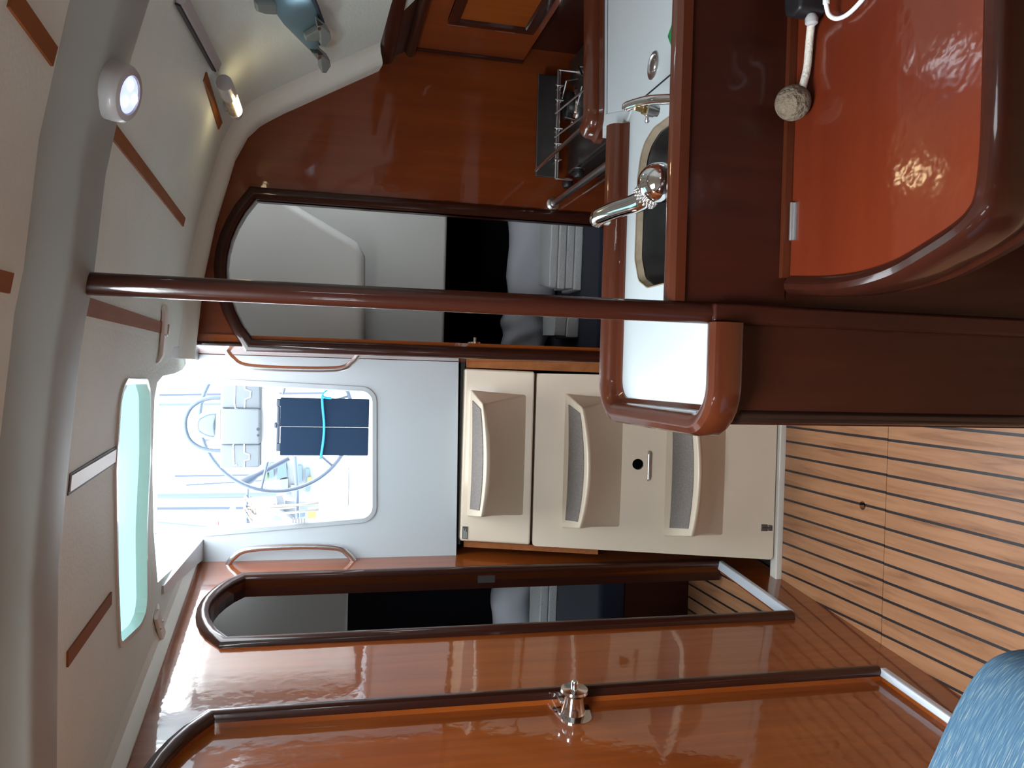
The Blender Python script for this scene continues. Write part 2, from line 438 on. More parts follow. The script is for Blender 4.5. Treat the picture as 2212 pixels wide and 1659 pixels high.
# ---- white companionway panel with its opening
YC = 2.68
def cpt(x, y): p = aY(x, y, YC); return (p.x, p.z)
outer = [(-.66, 1.045), (.030, 1.055), (.030, 2.02), (-.66, 2.02)]
op = [cpt(345, 1166), cpt(812, 1125), cpt(812, 838), cpt(345, 813)]
op[0] = (op[0][0], 2.005); op[3] = (op[3][0], 2.005)
opr = fillet([op[0], op[1], op[2], op[3]], [0, .05, .05, 0], 8, closed=True)
bm = B(); plate(bm, outer, [opr], lambda u, v, h: Vector((u, YC + h, v)), .03)
wc = obj('wall_companionway', bm, 'gelcoat_cool', kind='structure')
bm = B()                                            # raised rim round the opening
sweep(bm, [opr[0]] + opr[1:-1] + [opr[-1]], [(-.002, -.004), (.012, -.006), (.016, 0), (.016, .06), (-.002, .06)], lambda u, v, h: Vector((u, YC + h, v)))
obj('rim', bm, 'gelcoat_cool', wc, smooth='auto')

# ---- aft bulkhead with the right-hand doorway
YB = 2.40
DX0, DX1 = .074, .474
DR = [(x, z) for x, z in door_outline(DX0, DX1, .15, 1.70, 1.775)]
def ceil_prof(x):
    P = [(-2., 1.885), (.03, 1.885), (.245, 1.866), (.40, 1.838), (.59, 1.788), (.665, 1.752), (.705, 1.715), (.735, 1.675), (.905, 1.378), (1.30, .70)]
    for (a, za), (b_, zb) in zip(P, P[1:]):
        if x <= b_: return za + (zb - za) * (x - a) / (b_ - a)
    return P[-1][1]
KC = .06
def rise(x): return min(.03, .08 * max(0., .10 - x))          # the headliner climbs a little towards the left near the beam
def zc(x, y): return ceil_prof(x) + (KC - rise(x) / 1.25) * (y - 2.4)
def hitc(px_, py_, drop=0.):
    z = 1.85
    r = ray(px_, py_); t = 1.
    for _ in range(60):
        p = O + r * t; f0 = p.z - zc(p.x, p.y) + drop
        q = O + r * (t + 1e-4); f1 = q.z - zc(q.x, q.y) + drop
        if abs(f1 - f0) < 1e-12: break
        st = f0 / (f1 - f0) * 1e-4
        t -= max(-.3 * t, min(.3 * t, st))
    return O + r * t
top = [(1.05, 1.13), (.905, 1.39)] + [(x, ceil_prof(x) + .012) for x in (.735, .705, .665, .59, .40, .245, .056)]
bm = B(); plate(bm, [(.056, 0), (1.05, 0)] + top, [DR], lambda u, v, h: Vector((u, YB + h, v)), .022)
obj('wall_aft', bm, 'mahogany_deep', kind='structure')
d3 = bpy.data.objects.new('door_3', None); C.objects.link(d3); d3.location = (.27, YB, .15); d3['kind'] = 'structure'
door_frame('frame', [(p[0], p[1]) for p in DR], lambda u, v, h: Vector((u, YB - h, v)), d3)
bm = B(); sweep(bm, DR, [(0, 0), (.004, 0), (.004, .05), (0, .05)], lambda u, v, h: Vector((u, YB + h, v))); obj('lining', bm, 'mahogany_trim', d3)
# open leaf folded back into the cabin along the left jamb, with its hinges and knob
bm = B(); hexa(bm, [(.056, 2.455, .16), (.070, 2.455, .16), (.040, 2.86, .16), (.026, 2.86, .16)], [(.056, 2.455, 1.70), (.070, 2.455, 1.70), (.040, 2.86, 1.70), (.026, 2.86, 1.70)])
obj('leaf', bm, 'mahogany', d3)
for (hx, hy, mt) in ((655, 737, 'steel'), (1078, 751, 'brass')):
    p = aY(hx, hy, YB + .02); bm = B(); box(bm, DX0 - .001, DX0 + .003, YB + .002, YB + .04, p.z - .03, p.z + .03); obj('hinge', bm, mt, d3)
p = aY(1026, 735, 2.47); bm = B()
lathe(bm, [(.024, 0), (.024, .002), (.017, .003), (.016, .018), (.022, .019), (.022, .024), (.005, .025), (.005, .040), (0, .040)], (.0665, 2.47, p.z), (1, .08, 0))
obj('door_knob', bm, 'chrome', d3, smooth='auto')
# return between bulkhead and companionway
bm = B(); hexa(bm, [(.056, YB - .004, 0), (.085, YB - .004, 0), (.060, YC + .05, 0), (.027, YC + .05, 0)], [(.056, YB - .004, 1.88), (.085, YB - .004, 1.88), (.060, YC + .05, 1.95), (.027, YC + .05, 1.95)])
obj('wall_return', bm, 'mahogany', kind='structure')
bm = B(); tube(bm, [(.058, YB - .004, .3), (.058, YB - .004, 1.87)], .006, 10); obj('trim_2', bm, 'mahogany_trim', kind='structure', smooth='auto')

# ---- hull side behind the galley, saloon shell behind the viewer
bm = B(); box(bm, 1.20, 1.22, -2.8, 4.6, -.05, 1.30); obj('wall_right', bm, 'mahogany_panel', kind='structure')
bm = B(); plate(bm, [(-2.8, -.05), (.8, -.05), (.8, 1.86), (-2.8, 1.86)], [[(-2.2, 1.35), (-1.5, 1.35), (-1.5, 1.55), (-2.2, 1.55)], [(-1.1, 1.35), (-.4, 1.35), (-.4, 1.55), (-1.1, 1.55)]], lambda u, v, h: Vector((-1.90 - h, u, v)), .02); obj('wall_port', bm, 'mahogany', kind='structure')
bm = B(); plate(bm, [(-1.92, -.05), (1.22, -.05), (1.22, 2.0), (-1.92, 2.0)], [], lambda u, v, h: Vector((u, -2.8 - h, v)), .02)
obj('wall_forward', bm, 'mahogany', kind='structure')
bm = B(); hexa(bm, [(-1.92, .80, -.05), (-.83, .80, -.05), (-.83, .83, -.05), (-1.92, .83, -.05)], [(-1.92, .80, 1.95), (-.83, .80, 1.95), (-.83, .83, 1.95), (-1.92, .83, 1.95)])
obj('wall_saloon', bm, 'mahogany', kind='structure')

# ---- ceiling: cambered headliner aft of the beam, with the sliding-hatch cutout
XO0, XO1, YO = -.545, -.036, 2.02                   # companionway opening in the deck
hx0, hx1, hy0, hy1 = -.553, -.035, 1.575, 1.925     # the hatch cutout
cutpx = ((256, 1398), (250, 1250), (248, 1000), (257, 850), (272, 822), (314, 822), (322, 850), (322, 1000), (314, 1150), (316, 1318), (300, 1356))
cut = [(hitc(*p).x, hitc(*p).y) for p in cutpx]
cut = fillet(cut, [.03, .2, .2, .05, .02, .02, .05, .2, .2, .06, .2], 4, closed=True)
edge = [(hitc(*p).x, hitc(*p).y) for p in ((402, 786), (394, 799), (376, 807), (352, 812), (340, 826), (334, 860), (329, 1000), (332, 1150), (341, 1258))]
outl = [(-.84, 1.14), (-.275, 1.14), (.05, 1.14), (.05, 2.44), (.012, 2.44)] + edge + [(-.60, 2.75), (-.84, 2.75)]
fc = lambda u, v, h: Vector((u, v, zc(u, v) + h))
bm = B(); plate(bm, outl, [cut], fc, .018)
ce = obj('ceiling', bm, 'headliner', kind='structure')
xs = [.05, .10, .17, .245, .32, .40, .50, .59, .63, .665, .69, .705, .72, .752, .776, .800, .905, 1.25]
bm = B()
rows = []
for x in xs: rows.append([bm.verts.new((x, y, zc(x, y))) for y in (1.14, 1.45, 1.82, 2.09, 2.44)])
rows2 = [[bm.verts.new(v.co + Vector((.012, 0, .018))) for v in r_] for r_ in rows]
ys5 = (1.14, 1.45, 1.82, 2.09, 2.44)
HOLE = {(13, 1), (14, 1), (13, 2), (14, 2)}
for k_, (a, q) in enumerate(zip(rows, rows[1:])):
    for i in range(4):
        if (k_, i) not in HOLE: bm.faces.new((a[i], a[i + 1], q[i + 1], q[i]))
for k_, (a, q) in enumerate(zip(rows2, rows2[1:])):
    for i in range(4):
        if (k_, i) not in HOLE: bm.faces.new((a[i], q[i], q[i + 1], a[i + 1]))
for i in range(len(xs) - 1):
    bm.faces.new((rows[i][0], rows[i + 1][0], rows2[i + 1][0], rows2[i][0])); bm.faces.new((rows[i][4], rows2[i][4], rows2[i + 1][4], rows[i + 1][4]))
bm.normal_update()
PN = Vector((-.297, 0, -.17)).normalized(); PP = Vector((.735, 2.0, 1.651))
def aP(x, y, h=0): return at(x, y, PN, PP + PN * h)
port = [aP(x, y) for x, y in ((604, -110), (606, 22), (655, 88), (672, 90), (680, 45), (672, 14), (655, -30), (646, -110))]
plate(bm, [(.752, 1.45), (.800, 1.45), (.800, 2.09), (.752, 2.09)], [[(min(.797, max(.755, p.x)), p.y) for p in port]], lambda u, v, h: Vector((u + h * .66, v, zc(u, v) + h)), .018)
obj('side_panel', bm, 'headliner', ce, smooth='auto')
# near headliner forward of the beam, with an overhead hatch hole further forward
def zn(x): return ceil_prof(x) - .052 + rise(x)
bm = B()
plate(bm, [(-1.92, -2.8), (-.275, -2.8), (.05, -2.8), (.05, 1.06), (-.275, 1.06), (-1.92, 1.06)], [[(-.68, .30), (-.10, .30), (-.10, .86), (-.68, .86)]], lambda u, v, h: Vector((u, v, zn(u) + h)), .02)
obj('near_panel', bm, 'headliner', ce)
bm = B(); rows, rows2 = [], []
for x in xs: rows.append([bm.verts.new((x, y, zn(x))) for y in (-2.8, -1.4, -.8, .5, 1.06)])
for r_ in rows: rows2.append([bm.verts.new(v.co + Vector((.012, 0, .018))) for v in r_])
for i, (a, q) in enumerate(zip(rows, rows[1:])):
    for k in range(4):
        if not (k == 1 and i in (13, 14, 15)): bm.faces.new((a[k], a[k + 1], q[k + 1], q[k]))
for i, (a, q) in enumerate(zip(rows2, rows2[1:])):
    for k in range(4):
        if not (k == 1 and i in (13, 14, 15)): bm.faces.new((a[k], q[k], q[k + 1], a[k + 1]))
obj('near_side', bm, 'headliner', ce, smooth='auto')
# the beam across the cabin
bm = B(); rings = []
bx = [-1.2, -.84, -.6, -.275, -.18, -.09, 0] + xs
for x in bx:
    z = ceil_prof(x) - 1.885 + rise(x)
    bow = .035 * max(0, -x - .1)
    rings.append([bm.verts.new((x, y + bow, z + h)) for y, h in ((.985, 1.86), (.985, 1.834), (1.000, 1.824), (1.030, 1.804), (1.045, 1.800), (1.13, 1.8005), (1.146, 1.804), (1.150, 1.812), (1.16, 1.86))])
for a, q in zip(rings, rings[1:]):
    for k in range(9): bm.faces.new((a[k], a[(k + 1) % 9], q[(k + 1) % 9], q[k]))
bm.faces.new(rings[0]); bm.faces.new(rings[-1][::-1])
obj('trim_3', bm, 'beam_paint', kind='structure', smooth='auto')
# rounded cove moulding where headliner meets bulkhead, and along the left partition
bm = B(); rings = []
cv = [(.012, 1.885)] + [(x, ceil_prof(x)) for x in xs if .05 <= x <= .92]
for x, z in cv:
    i = max(0, min(len(xs) - 2, next((k for k in range(len(xs) - 1) if xs[k + 1] >= x), 0)))
    sl = (ceil_prof(x + .02) - ceil_prof(x - .02)) / .04
    n_ = Vector((sl, 0, -1)).normalized()
    base = Vector((x, 0, z))
    rings.append([bm.verts.new(base + Vector((0, y, KC * (y - 2.4))) + n_ * h) for y, h in ((2.25, -.01), (2.25, 0), (2.27, .004), (2.29, .012), (2.31, .026), (2.325, .033), (2.34, .035), (2.402, .030), (2.402, -.01))])
for a, q in zip(rings, rings[1:]):
    for k in range(9): bm.faces.new((a[k], a[(k + 1) % 9], q[(k + 1) % 9], q[k]))
bm.faces.new(rings[0]); bm.faces.new(rings[-1][::-1])
obj('trim_4', bm, 'headliner_cove', kind='structure', smooth='auto')
bm = B()
rings = []
for y in (.83, 1.2, 1.6, 2.0, 2.4, 2.74):
    z = zc(XL(y), max(y, 1.14))
    rings.append([bm.verts.new(wl(y, z, 0) + Vector((dx, 0, dz))) for dx, dz in ((0, .01), (0, -.020), (.012, -.022), (.022, -.016), (.034, -.004), (.060, .0), (.06, .01))])
for a, q in zip(rings, rings[1:]):
    for k in range(7): bm.faces.new((a[k], a[(k + 1) % 7], q[(k + 1) % 7], q[k]))
bm.faces.new(rings[0]); bm.faces.new(rings[-1][::-1])
obj('trim_5', bm, 'headliner_cove', kind='structure', smooth='auto')
# inlaid battens in the headliner
def batten(p0, p1, w, name='batten', mat='batten_teak', dz=.003):
    a, b_ = hitc(*p0), hitc(*p1); d = (b_ - a); d.z = 0; L = d.length; d.normalize(); s = Vector((-d.y, d.x, 0)) * w / 2
    bm = B(); lo, hi = [], []
    for q in (a - s, b_ - s, b_ + s, a + s):
        z = zc(q.x, q.y); lo.append((q.x, q.y, z - dz)); hi.append((q.x, q.y, z + .004))
    hexa(bm, lo, hi); return obj(name, bm, mat, ce)
def batten_near(p0, p1, w):
    a, b_ = aZ(*p0, 1.80), aZ(*p1, 1.80)
    for _ in range(8): a, b_ = aZ(*p0, zn(a.x)), aZ(*p1, zn(b_.x))
    d = (b_ - a); d.z = 0; d.normalize(); s = Vector((-d.y, d.x, 0)) * w / 2
    bm = B(); hexa(bm, [(q.x, q.y, zn(q.x) - .003) for q in (a - s, b_ - s, b_ + s, a + s)], [(q.x, q.y, zn(q.x) + .004) for q in (a - s, b_ - s, b_ + s, a + s)])
    return obj('batten', bm, 'batten_teak', ce)
batten((240, 280), (396, 480), .020); batten((441, 165), (474, 272), .018)
batten((172, 658), (362, 712), .024); batten((143, 1425), (238, 1292), .022)
batten((147, 1047), (249, 982), .030, 'batten_edge', 'boat_grey', .0015)
o = batten((149, 1045), (247, 984), .022, 'batten', 'white_plastic'); o['label'] = 'pale plastic batten beside the hatch'
batten_near((20, -10), (114, 122), .022); batten_near((-30, 600), (20, 612), .022)
# sliding hatch seen through the cutout
w1 = bpy.data.objects.new('window_1', None); C.objects.link(w1); w1.location = (-.29, 1.75, 1.87); w1['kind'] = 'structure'
bm = B(); plate(bm, [(-.64, 1.38), (-.275, 1.38), (0, 1.38), (0, 1.99), (-.275, 1.99), (-.64, 1.99)], [], lambda u, v, h: fc(u, v, .019 + h), .006)
o = obj('pane', bm, 'hatch_acrylic', w1)
bm = B(); sweep(bm, cut, [(-.004, -.004), (.007, -.004), (.007, .0185), (-.004, .0185)], fc, closed=True); obj('frame', bm, 'gelcoat', w1)
# coamings of the companionway slide
bm = B()
hexa(bm, [(-.545, 2.08, 1.868), (-.565, 2.08, 1.868), (-.63, 2.75, 1.86), (-.56, 2.75, 1.86)], [(-.545, 2.08, 1.99), (-.565, 2.08, 1.99), (-.63, 2.75, 2.02), (-.56, 2.75, 2.02)])
hexa(bm, [(.012, 2.10, 1.868), (.04, 2.10, 1.868), (.05, 2.75, 1.89), (.012, 2.75, 1.89)], [(.012, 2.10, 1.92), (.04, 2.10, 1.92), (.05, 2.75, 1.95), (.012, 2.75, 1.95)])
obj('trim_6', bm, 'gelcoat_cool', kind='structure')
# ---- aft cabins seen through the two doorways
bm = B(); box(bm, -1.95, -.78, .83, 4.6, 1.955, 1.98); box(bm, -.845, -.825, .80, 2.76, 1.83, 1.955); obj('ceiling_port_cabin', bm, 'liner_white', kind='structure')  # includes an unseen skirt added to block sky leaking into the cabin
bm = B(); box(bm, .03, 1.25, 2.425, 4.6, 1.94, 1.96); box(bm, .03, 1.25, 2.426, 2.46, 1.875, 1.94); box(bm, .62, 1.25, 2.445, 2.47, .8, 1.94); obj('ceiling_starboard_cabin', bm, 'liner_white', kind='structure')  # includes unseen boxes added behind the bulkhead to keep sky light out
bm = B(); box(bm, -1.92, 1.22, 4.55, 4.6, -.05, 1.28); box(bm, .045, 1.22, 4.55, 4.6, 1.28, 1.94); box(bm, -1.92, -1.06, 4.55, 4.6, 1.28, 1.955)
obj('wall_stern', bm, 'cabin_shade', kind='structure')
bm = B(); plate(bm, [(2.42, 1.25), (4.6, 1.25), (4.6, 1.96), (2.42, 1.96)], [[(2.49, 1.34), (2.88, 1.34), (2.88, 1.62), (2.49, 1.62)]], lambda u, v, h: Vector((1.20 + h, u, v)), .02); obj('wall_hull_starboard', bm, 'liner_white', kind='structure')  # unseen opening added in the hull side to light the right cabin
bm = B(); plate(bm, [(.83, -.05), (4.6, -.05), (4.6, 1.96), (.83, 1.96)], [[(2.82, .82), (3.26, .82), (3.26, 1.20), (2.82, 1.20)]], lambda u, v, h: Vector((-1.90 - h, u, v)), .02); obj('wall_hull', bm, 'cabin_shade', kind='structure')  # unseen hole added in the hull so daylight reaches the left berth
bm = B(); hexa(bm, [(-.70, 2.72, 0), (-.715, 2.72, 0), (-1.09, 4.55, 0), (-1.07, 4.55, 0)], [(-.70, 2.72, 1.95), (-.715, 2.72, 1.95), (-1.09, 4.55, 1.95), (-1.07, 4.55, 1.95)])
obj('wall_port_cabin', bm, 'cabin_shade', kind='structure')
bm = B(); box(bm, .030, .045, 2.74, 4.55, -.05, 1.94); obj('wall_starboard_cabin', bm, 'cabin_shade', kind='structure')
bm = B(); box(bm, -1.9, -.738, 1.93, 1.95, -.03, 1.95); obj('wall_heads', bm, 'cabin_shade', kind='structure')
bm = B(); plate(bm, [(-1.9, 1.95), (-.712, 1.95), (-.665, 2.60), (-.70, 2.80), (-1.9, 2.80)], [], flat(.135), -.02); obj('floor_port_cabin', bm, 'teak_floor', kind='structure')
# liner mouldings
bm = B()
P = [aY(790, 790, 2.95), aY(790, 552, 2.95), aY(772, 520, 2.95), aY(640, 441, 2.95), aY(600, 415, 2.95), aY(470, 380, 2.95)]
pts = [(P[0].x - .06, 2.95, P[0].z)] + [tuple(p) for p in P[1:]] + [(P[-1].x, 2.95, 1.93), (P[0].x - .06, 2.95, 1.93)]
prism(bm, pts, (0, .30, 0)); obj('trim_7', bm, 'liner_white', kind='structure', bevel=.035, seg=4)
bm = B(); z = aY(962, 600, 3.28).z; box(bm, .046, 1.19, 3.26, 3.32, z, 1.935); obj('trim_8', bm, 'liner_white', kind='structure', bevel=.015, seg=3)
bm = B(); z = aY(752, 1300, 3.0).z
hexa(bm, [(-1.88, 3.0, z), (-.80, 3.0, z), (-.86, 3.3, z), (-1.88, 3.3, z)], [(-1.88, 3.0, 1.95), (-.80, 3.0, 1.95), (-.86, 3.3, 1.95), (-1.88, 3.3, 1.95)])
obj('trim_9', bm, 'liner_white', kind='structure', bevel=.015, seg=3)

def berth(x0, x1, lab, side):
    t = thing('berth', lab, 'bed', ((x0 + x1) / 2, 3.6, .115), 'aft cabin berths')
    bm = B()
    if side < 0: hexa(bm, [(x0, 2.77, .116), (-.726, 2.77, .116), (-1.07, 4.5, .116), (x0, 4.5, .116)], [(x0, 2.77, .39), (-.726, 2.77, .39), (-1.07, 4.5, .39), (x0, 4.5, .39)])
    else: box(bm, x0, x1, 2.90, 4.5, -.034, .39)
    obj('base', bm, 'mahogany_panel', t)
    bm = B()
    if side < 0: hexa(bm, [(x0, 2.765, .39), (-.726, 2.765, .39), (-1.07, 4.5, .39), (x0, 4.5, .39)], [(x0, 2.80, .48), (-.735, 2.80, .48), (-1.08, 4.5, .48), (x0, 4.5, .48)])
    else: box(bm, x0, x1, 2.90, 4.5, .39, .48)
    obj('mattress', bm, 'navy_fabric', t, bevel=.02, seg=3)
berth(-1.88, -.73, 'navy berth mattress in the left aft cabin, behind the open doorway beside the steps', -1)
berth(.065, 1.18, 'navy berth mattress in the right aft cabin, behind the doorway beside the galley', 1)
def pillow(c, wx, wz, lab, tilt=0., ty=.10):
    t = bm = B()
    bmesh.ops.create_uvsphere(bm, u_segments=40, v_segments=20, radius=1)
    for v in bm.verts:
        x, y, z = v.co
        def se(a, e): return math.copysign(abs(a) ** e, a)
        e = .42
        r = max(abs(x), abs(z), 1e-6)
        th = math.sqrt(max(0, 1 - min(1, r) ** 2.6))
        l = math.sqrt(x * x + z * z)
        if l > 1e-6:
            k = l / max(abs(x), abs(z)); kk = k ** .72
            x, z = x * kk, z * kk
        v.co = Vector((x * wx / 2, math.copysign(abs(y) ** .8, y) * ty + .006 * math.sin(9 * x + 3 * z), z * wz / 2 + .008 * math.sin(7 * x)))
    bmesh.ops.transform(bm, matrix=Matrix.Translation(c + Vector((0, .02, .014))) @ Matrix.Rotation(tilt, 4, 'X'), verts=bm.verts)
    return obj('pillow', bm, 'linen', smooth=True, label=lab, cat='pillow', group='pillows on the aft berths')
pz = aY(1110, 540, 3.42).z
pr = aY(1150, 500, 3.42); pl_ = aY(1150, 640, 3.42)
xl, xr = aY(1150, 655, 3.42).x, aY(1150, 300, 3.42).x
pillow(Vector(((xl + xr) / 2, 3.43, (pz + .482) / 2)), xr - xl, pz - .470, 'white pillow propped behind the folded towel in the right aft cabin', -.10)
xl2, xr2 = aY(1150, 900, 3.52).x, aY(1150, 662, 3.52).x
pillow(Vector(((.066 + xr2) / 2 + .02, 3.56, (pz + .478) / 2)), xr2 - .06, pz - .49, 'white pillow at the door jamb side of the right aft cabin berth', -.10)
z1 = aY(1075, 1290, 3.68).z; c = aY(1115, 1300, 3.68)
pillow(Vector((c.x - .05, 3.69, (z1 + .485) / 2)), .56, z1 - .475, 'white pillow standing behind the folded towel in the left aft cabin', -.10)
def towels(x0, x1, y, z0, z1, lab, n=4):
    t = thing('folded_towel', lab, 'towel', ((x0 + x1) / 2, y, z0), 'folded towels on the aft berths')
    h = (z1 - z0) / n
    for k in range(n):
        bm = B(); j = .004 * (k % 2)
        pts = [(x0 + j, y - .10 + j, z0 + k * h + .001), (x1 - j, y - .11, z0 + k * h + .001), (x1 - .012 * k, y + .08, z0 + k * h + .001), (x0 + .01 * k, y + .075, z0 + k * h + .001)]
        prism(bm, pts, (0, 0, h - .0015)); obj('fold', bm, 'towel_white', t, bevel=.006, seg=3)
tz = .48
ty = 3.12
towels(aY(1220, 625, ty).x + .0, aY(1220, 455, ty).x + .03, ty + .1, tz, aY(1188, 560, ty).z, 'larger white folded towel in the right aft cabin, in front of the pillow')
towels(aY(1220, 728, ty).x, aY(1220, 664, ty).x, ty + .12, tz, aY(1200, 690, ty).z, 'small white folded towel by the door jamb in the right aft cabin', 2)
ty = 3.34
towels(aY(1190, 1395, ty).x, aY(1190, 1265, ty).x + .02, ty + .1, tz, aY(1166, 1300, ty).z, 'white folded towel on the berth in the left aft cabin, seen through the narrow doorway', 2)

# ================================================================== COMPANIONWAY STEPS
SN = Vector((0, 1, -.31)).normalized()             # plane of the sloping step mouldings, facing the cabin = -SN
SP = Vector((0, 2.37, .03))
def aS(x, y): return at(x, y, SN, SP)
def sp(x, z, h=0):                                  # point on the slope, h out towards the viewer
    return Vector((x, SP.y + .31 * (z - SP.z), z)) - SN * h
def step_parts(parent, z, front_px, xl, xr, drop, lip):
    """moulded wedge step: flat tread with curved nosing, underside sloping back to the panel"""
    fy = [aZ(*p, z) for p in front_px]              # left, middle, right points of the nosing
    yb = sp(0, z).y + .02
    nL, nM, nR = fy
    N_ = 16; top, lipv, low = [], [], []
    for k in range(N_ + 1):
        t = k / N_
        x = nL.x + (nR.x - nL.x) * t
        y = (1 - t) * (1 - 2 * t) * nL.y + 4 * t * (1 - t) * nM.y + t * (2 * t - 1) * nR.y
        top.append(Vector((x, y, z))); lipv.append(Vector((x, y + .004, z - lip)))
        xb = xl + .015 + (xr - xl - .03) * t
        low.append(Vector((xb, sp(0, z - drop, -.004).y, z - drop)))
    back = [Vector((xl + (xr - xl) * k / N_, yb, z)) for k in range(N_ + 1)]
    bm = B()
    vt = [bm.verts.new(p) for p in top]; vl = [bm.verts.new(p) for p in lipv]; vw = [bm.verts.new(p) for p in low]; vb = [bm.verts.new(p) for p in back]
    mid = []
    for k in range(N_ + 1):
        q = lipv[k].lerp(low[k], .5); q.y += .022
        mid.append(bm.verts.new(q))
    for k in range(N_):
        bm.faces.new((vb[k], vb[k + 1], vt[k + 1], vt[k])); bm.faces.new((vt[k], vt[k + 1], vl[k + 1], vl[k]))
        bm.faces.new((vl[k], vl[k + 1], mid[k + 1], mid[k])); bm.faces.new((mid[k], mid[k + 1], vw[k + 1], vw[k]))
    bm.faces.new((vb[0], vt[0], vl[0], mid[0], vw[0])); bm.faces.new((vb[-1], vw[-1], mid[-1], vl[-1], vt[-1]))
    s = obj('step', bm, 'gelcoat_cream', parent, bevel=.006, seg=3)
    # grey anti-slip pad
    bm = B(); q = []
    i0, i1 = 1, N_ - 1
    for k in range(i0, i1 + 1): q.append(top[k].lerp(back[k], .12))
    for k in range(i1, i0 - 1, -1):
        t = k / N_; q.append(top[k].lerp(back[k], .70))
    lo = [p + Vector((0, 0, .0002)) for p in q]; hi = [p + Vector((0, 0, .003)) for p in q]
    hexa(bm, lo, hi); obj('tread_pad', bm, 'pad_grey', s)
def slope_panel(parent, loop, t=.25):
    bm = B(); lo = [sp(x, z, 0) for x, z in loop]; hi = [sp(x, z, 0) + Vector((0, t, 0)) for x, z in loop]
    hexa(bm, lo, hi); return obj('panel', bm, 'gelcoat_cream', parent, bevel=.008, seg=3)
s1 = thing('upper_step', 'cream moulded upper step with one carpeted tread, under the white hatch board', 'step', sp(-.29, .80))
slope_panel(s1, [(-.586, .803), (.005, .803), (.009, 1.032), (-.582, 1.034)])
step_parts(s1, 1.012, [(1038, 1117), (1050, 985), (1041, 872)], -.500, -.060, .185, .014)
p0 = aS(986, 1138); p1 = aS(1000, 1160)
bm = B(); a, b_ = aS(989, 1163), aS(999, 1137)
hexa(bm, [sp(a.x, 1.026, .001), sp(b_.x, 1.026, .001), sp(b_.x, 1.009, .001), sp(a.x, 1.009, .001)], [sp(a.x, 1.026, .0025), sp(b_.x, 1.026, .0025), sp(b_.x, 1.009, .0025), sp(a.x, 1.009, .0025)])
tag_ = thing('label_plate', 'tiny dark printed plate at the top corner of the upper step panel', 'label', sp((a.x + b_.x) / 2, 1.009))
obj('plate', bm, 'sign_dark', tag_)
bm = B()
for k in range(4):
    z = 1.0228 - k * .0034; w = (.9, .7, .85, .6)[k]
    x0 = a.x + .0015; x1 = a.x + (b_.x - a.x) * w - .001
    hexa(bm, [sp(x0, z, .0026), sp(x1, z, .0026), sp(x1, z - .0012, .0026), sp(x0, z - .0012, .0026)], [sp(x0, z, .003), sp(x1, z, .003), sp(x1, z - .0012, .003), sp(x0, z - .0012, .003)])
obj('print', bm, 'sign_print', tag_)
s2 = thing('lower_steps', 'large cream lower step moulding with two carpeted treads, a wire handle and a finger hole', 'step', sp(-.30, .03))
hp = aS(1378, 1003)
bm = B(); hl = [(hp.x + .0185 * math.cos(t * PI / 12), hp.z + .0178 * math.sin(t * PI / 12)) for t in range(24)]
plate(bm, fillet([(-.600, .030), (.004, .030), (-.001, .797), (-.588, .797)], .012, 4, closed=True), [hl], lambda u, v, h: sp(u, v, -h), .02)
obj('panel', bm, 'gelcoat_cream', s2, smooth='auto')
bm = B(); hexa(bm, [sp(-.600, .03, -.02), sp(-.59, .03, -.02), sp(-.578, .797, -.02), sp(-.588, .797, -.02)], [sp(-.600, .03, -.02) + Vector((0, .3, 0)), sp(-.59, .03, -.02) + Vector((0, .3, 0)), sp(-.578, .797, -.02) + Vector((0, .25, 0)), sp(-.588, .797, -.02) + Vector((0, .25, 0))])
hexa(bm, [sp(-.588, .785, -.02), sp(-.001, .785, -.02), sp(-.001, .797, -.02), sp(-.588, .797, -.02)], [sp(-.588, .785, -.02) + Vector((0, .25, 0)), sp(-.001, .785, -.02) + Vector((0, .25, 0)), sp(-.001, .797, -.02) + Vector((0, .25, 0)), sp(-.588, .797, -.02) + Vector((0, .25, 0))])
obj('side', bm, 'gelcoat_cream', s2)
step_parts(s2, .703, [(1250, 1142), (1270, 985), (1256, 880)], -.526, -.062, .190, .015)
step_parts(s2, .376, [(1492, 1160), (1510, 985), (1493, 860)], -.540, -.075, .190, .015)
a, b_ = aS(1400, 977), aS(1400, 1035)
bm = B(); zz = a.z
pth = [sp(a.x, zz, 0), sp(a.x, zz, .022)] + [sp(a.x - .004, zz, .028)] + [sp(b_.x + .004, zz, .028), sp(b_.x, zz, .022), sp(b_.x, zz, 0)]
tube(bm, pth, .0042, 10); obj('handle', bm, 'steel', s2, smooth='auto')
c = aS(1655, 1140); bm = B()
for dx, dz, w, hh, th in ((0, .006, .012, .010, .004), (0, -.012, .010, .006, .006), (.004, 0, .003, .016, .010), (-.006, -.004, .003, .012, .008)):
    hexa(bm, [sp(c.x - w, c.z + dz - hh, .0), sp(c.x + w, c.z + dz - hh, .0), sp(c.x + w, c.z + dz + hh, .0), sp(c.x - w, c.z + dz + hh, .0)],
         [sp(c.x - w * .8, c.z + dz - hh, th), sp(c.x + w * .8, c.z + dz - hh, th), sp(c.x + w * .8, c.z + dz + hh, th), sp(c.x - w * .8, c.z + dz + hh, th)])
obj('latch', bm, 'steel_brushed', s2, bevel=.001)
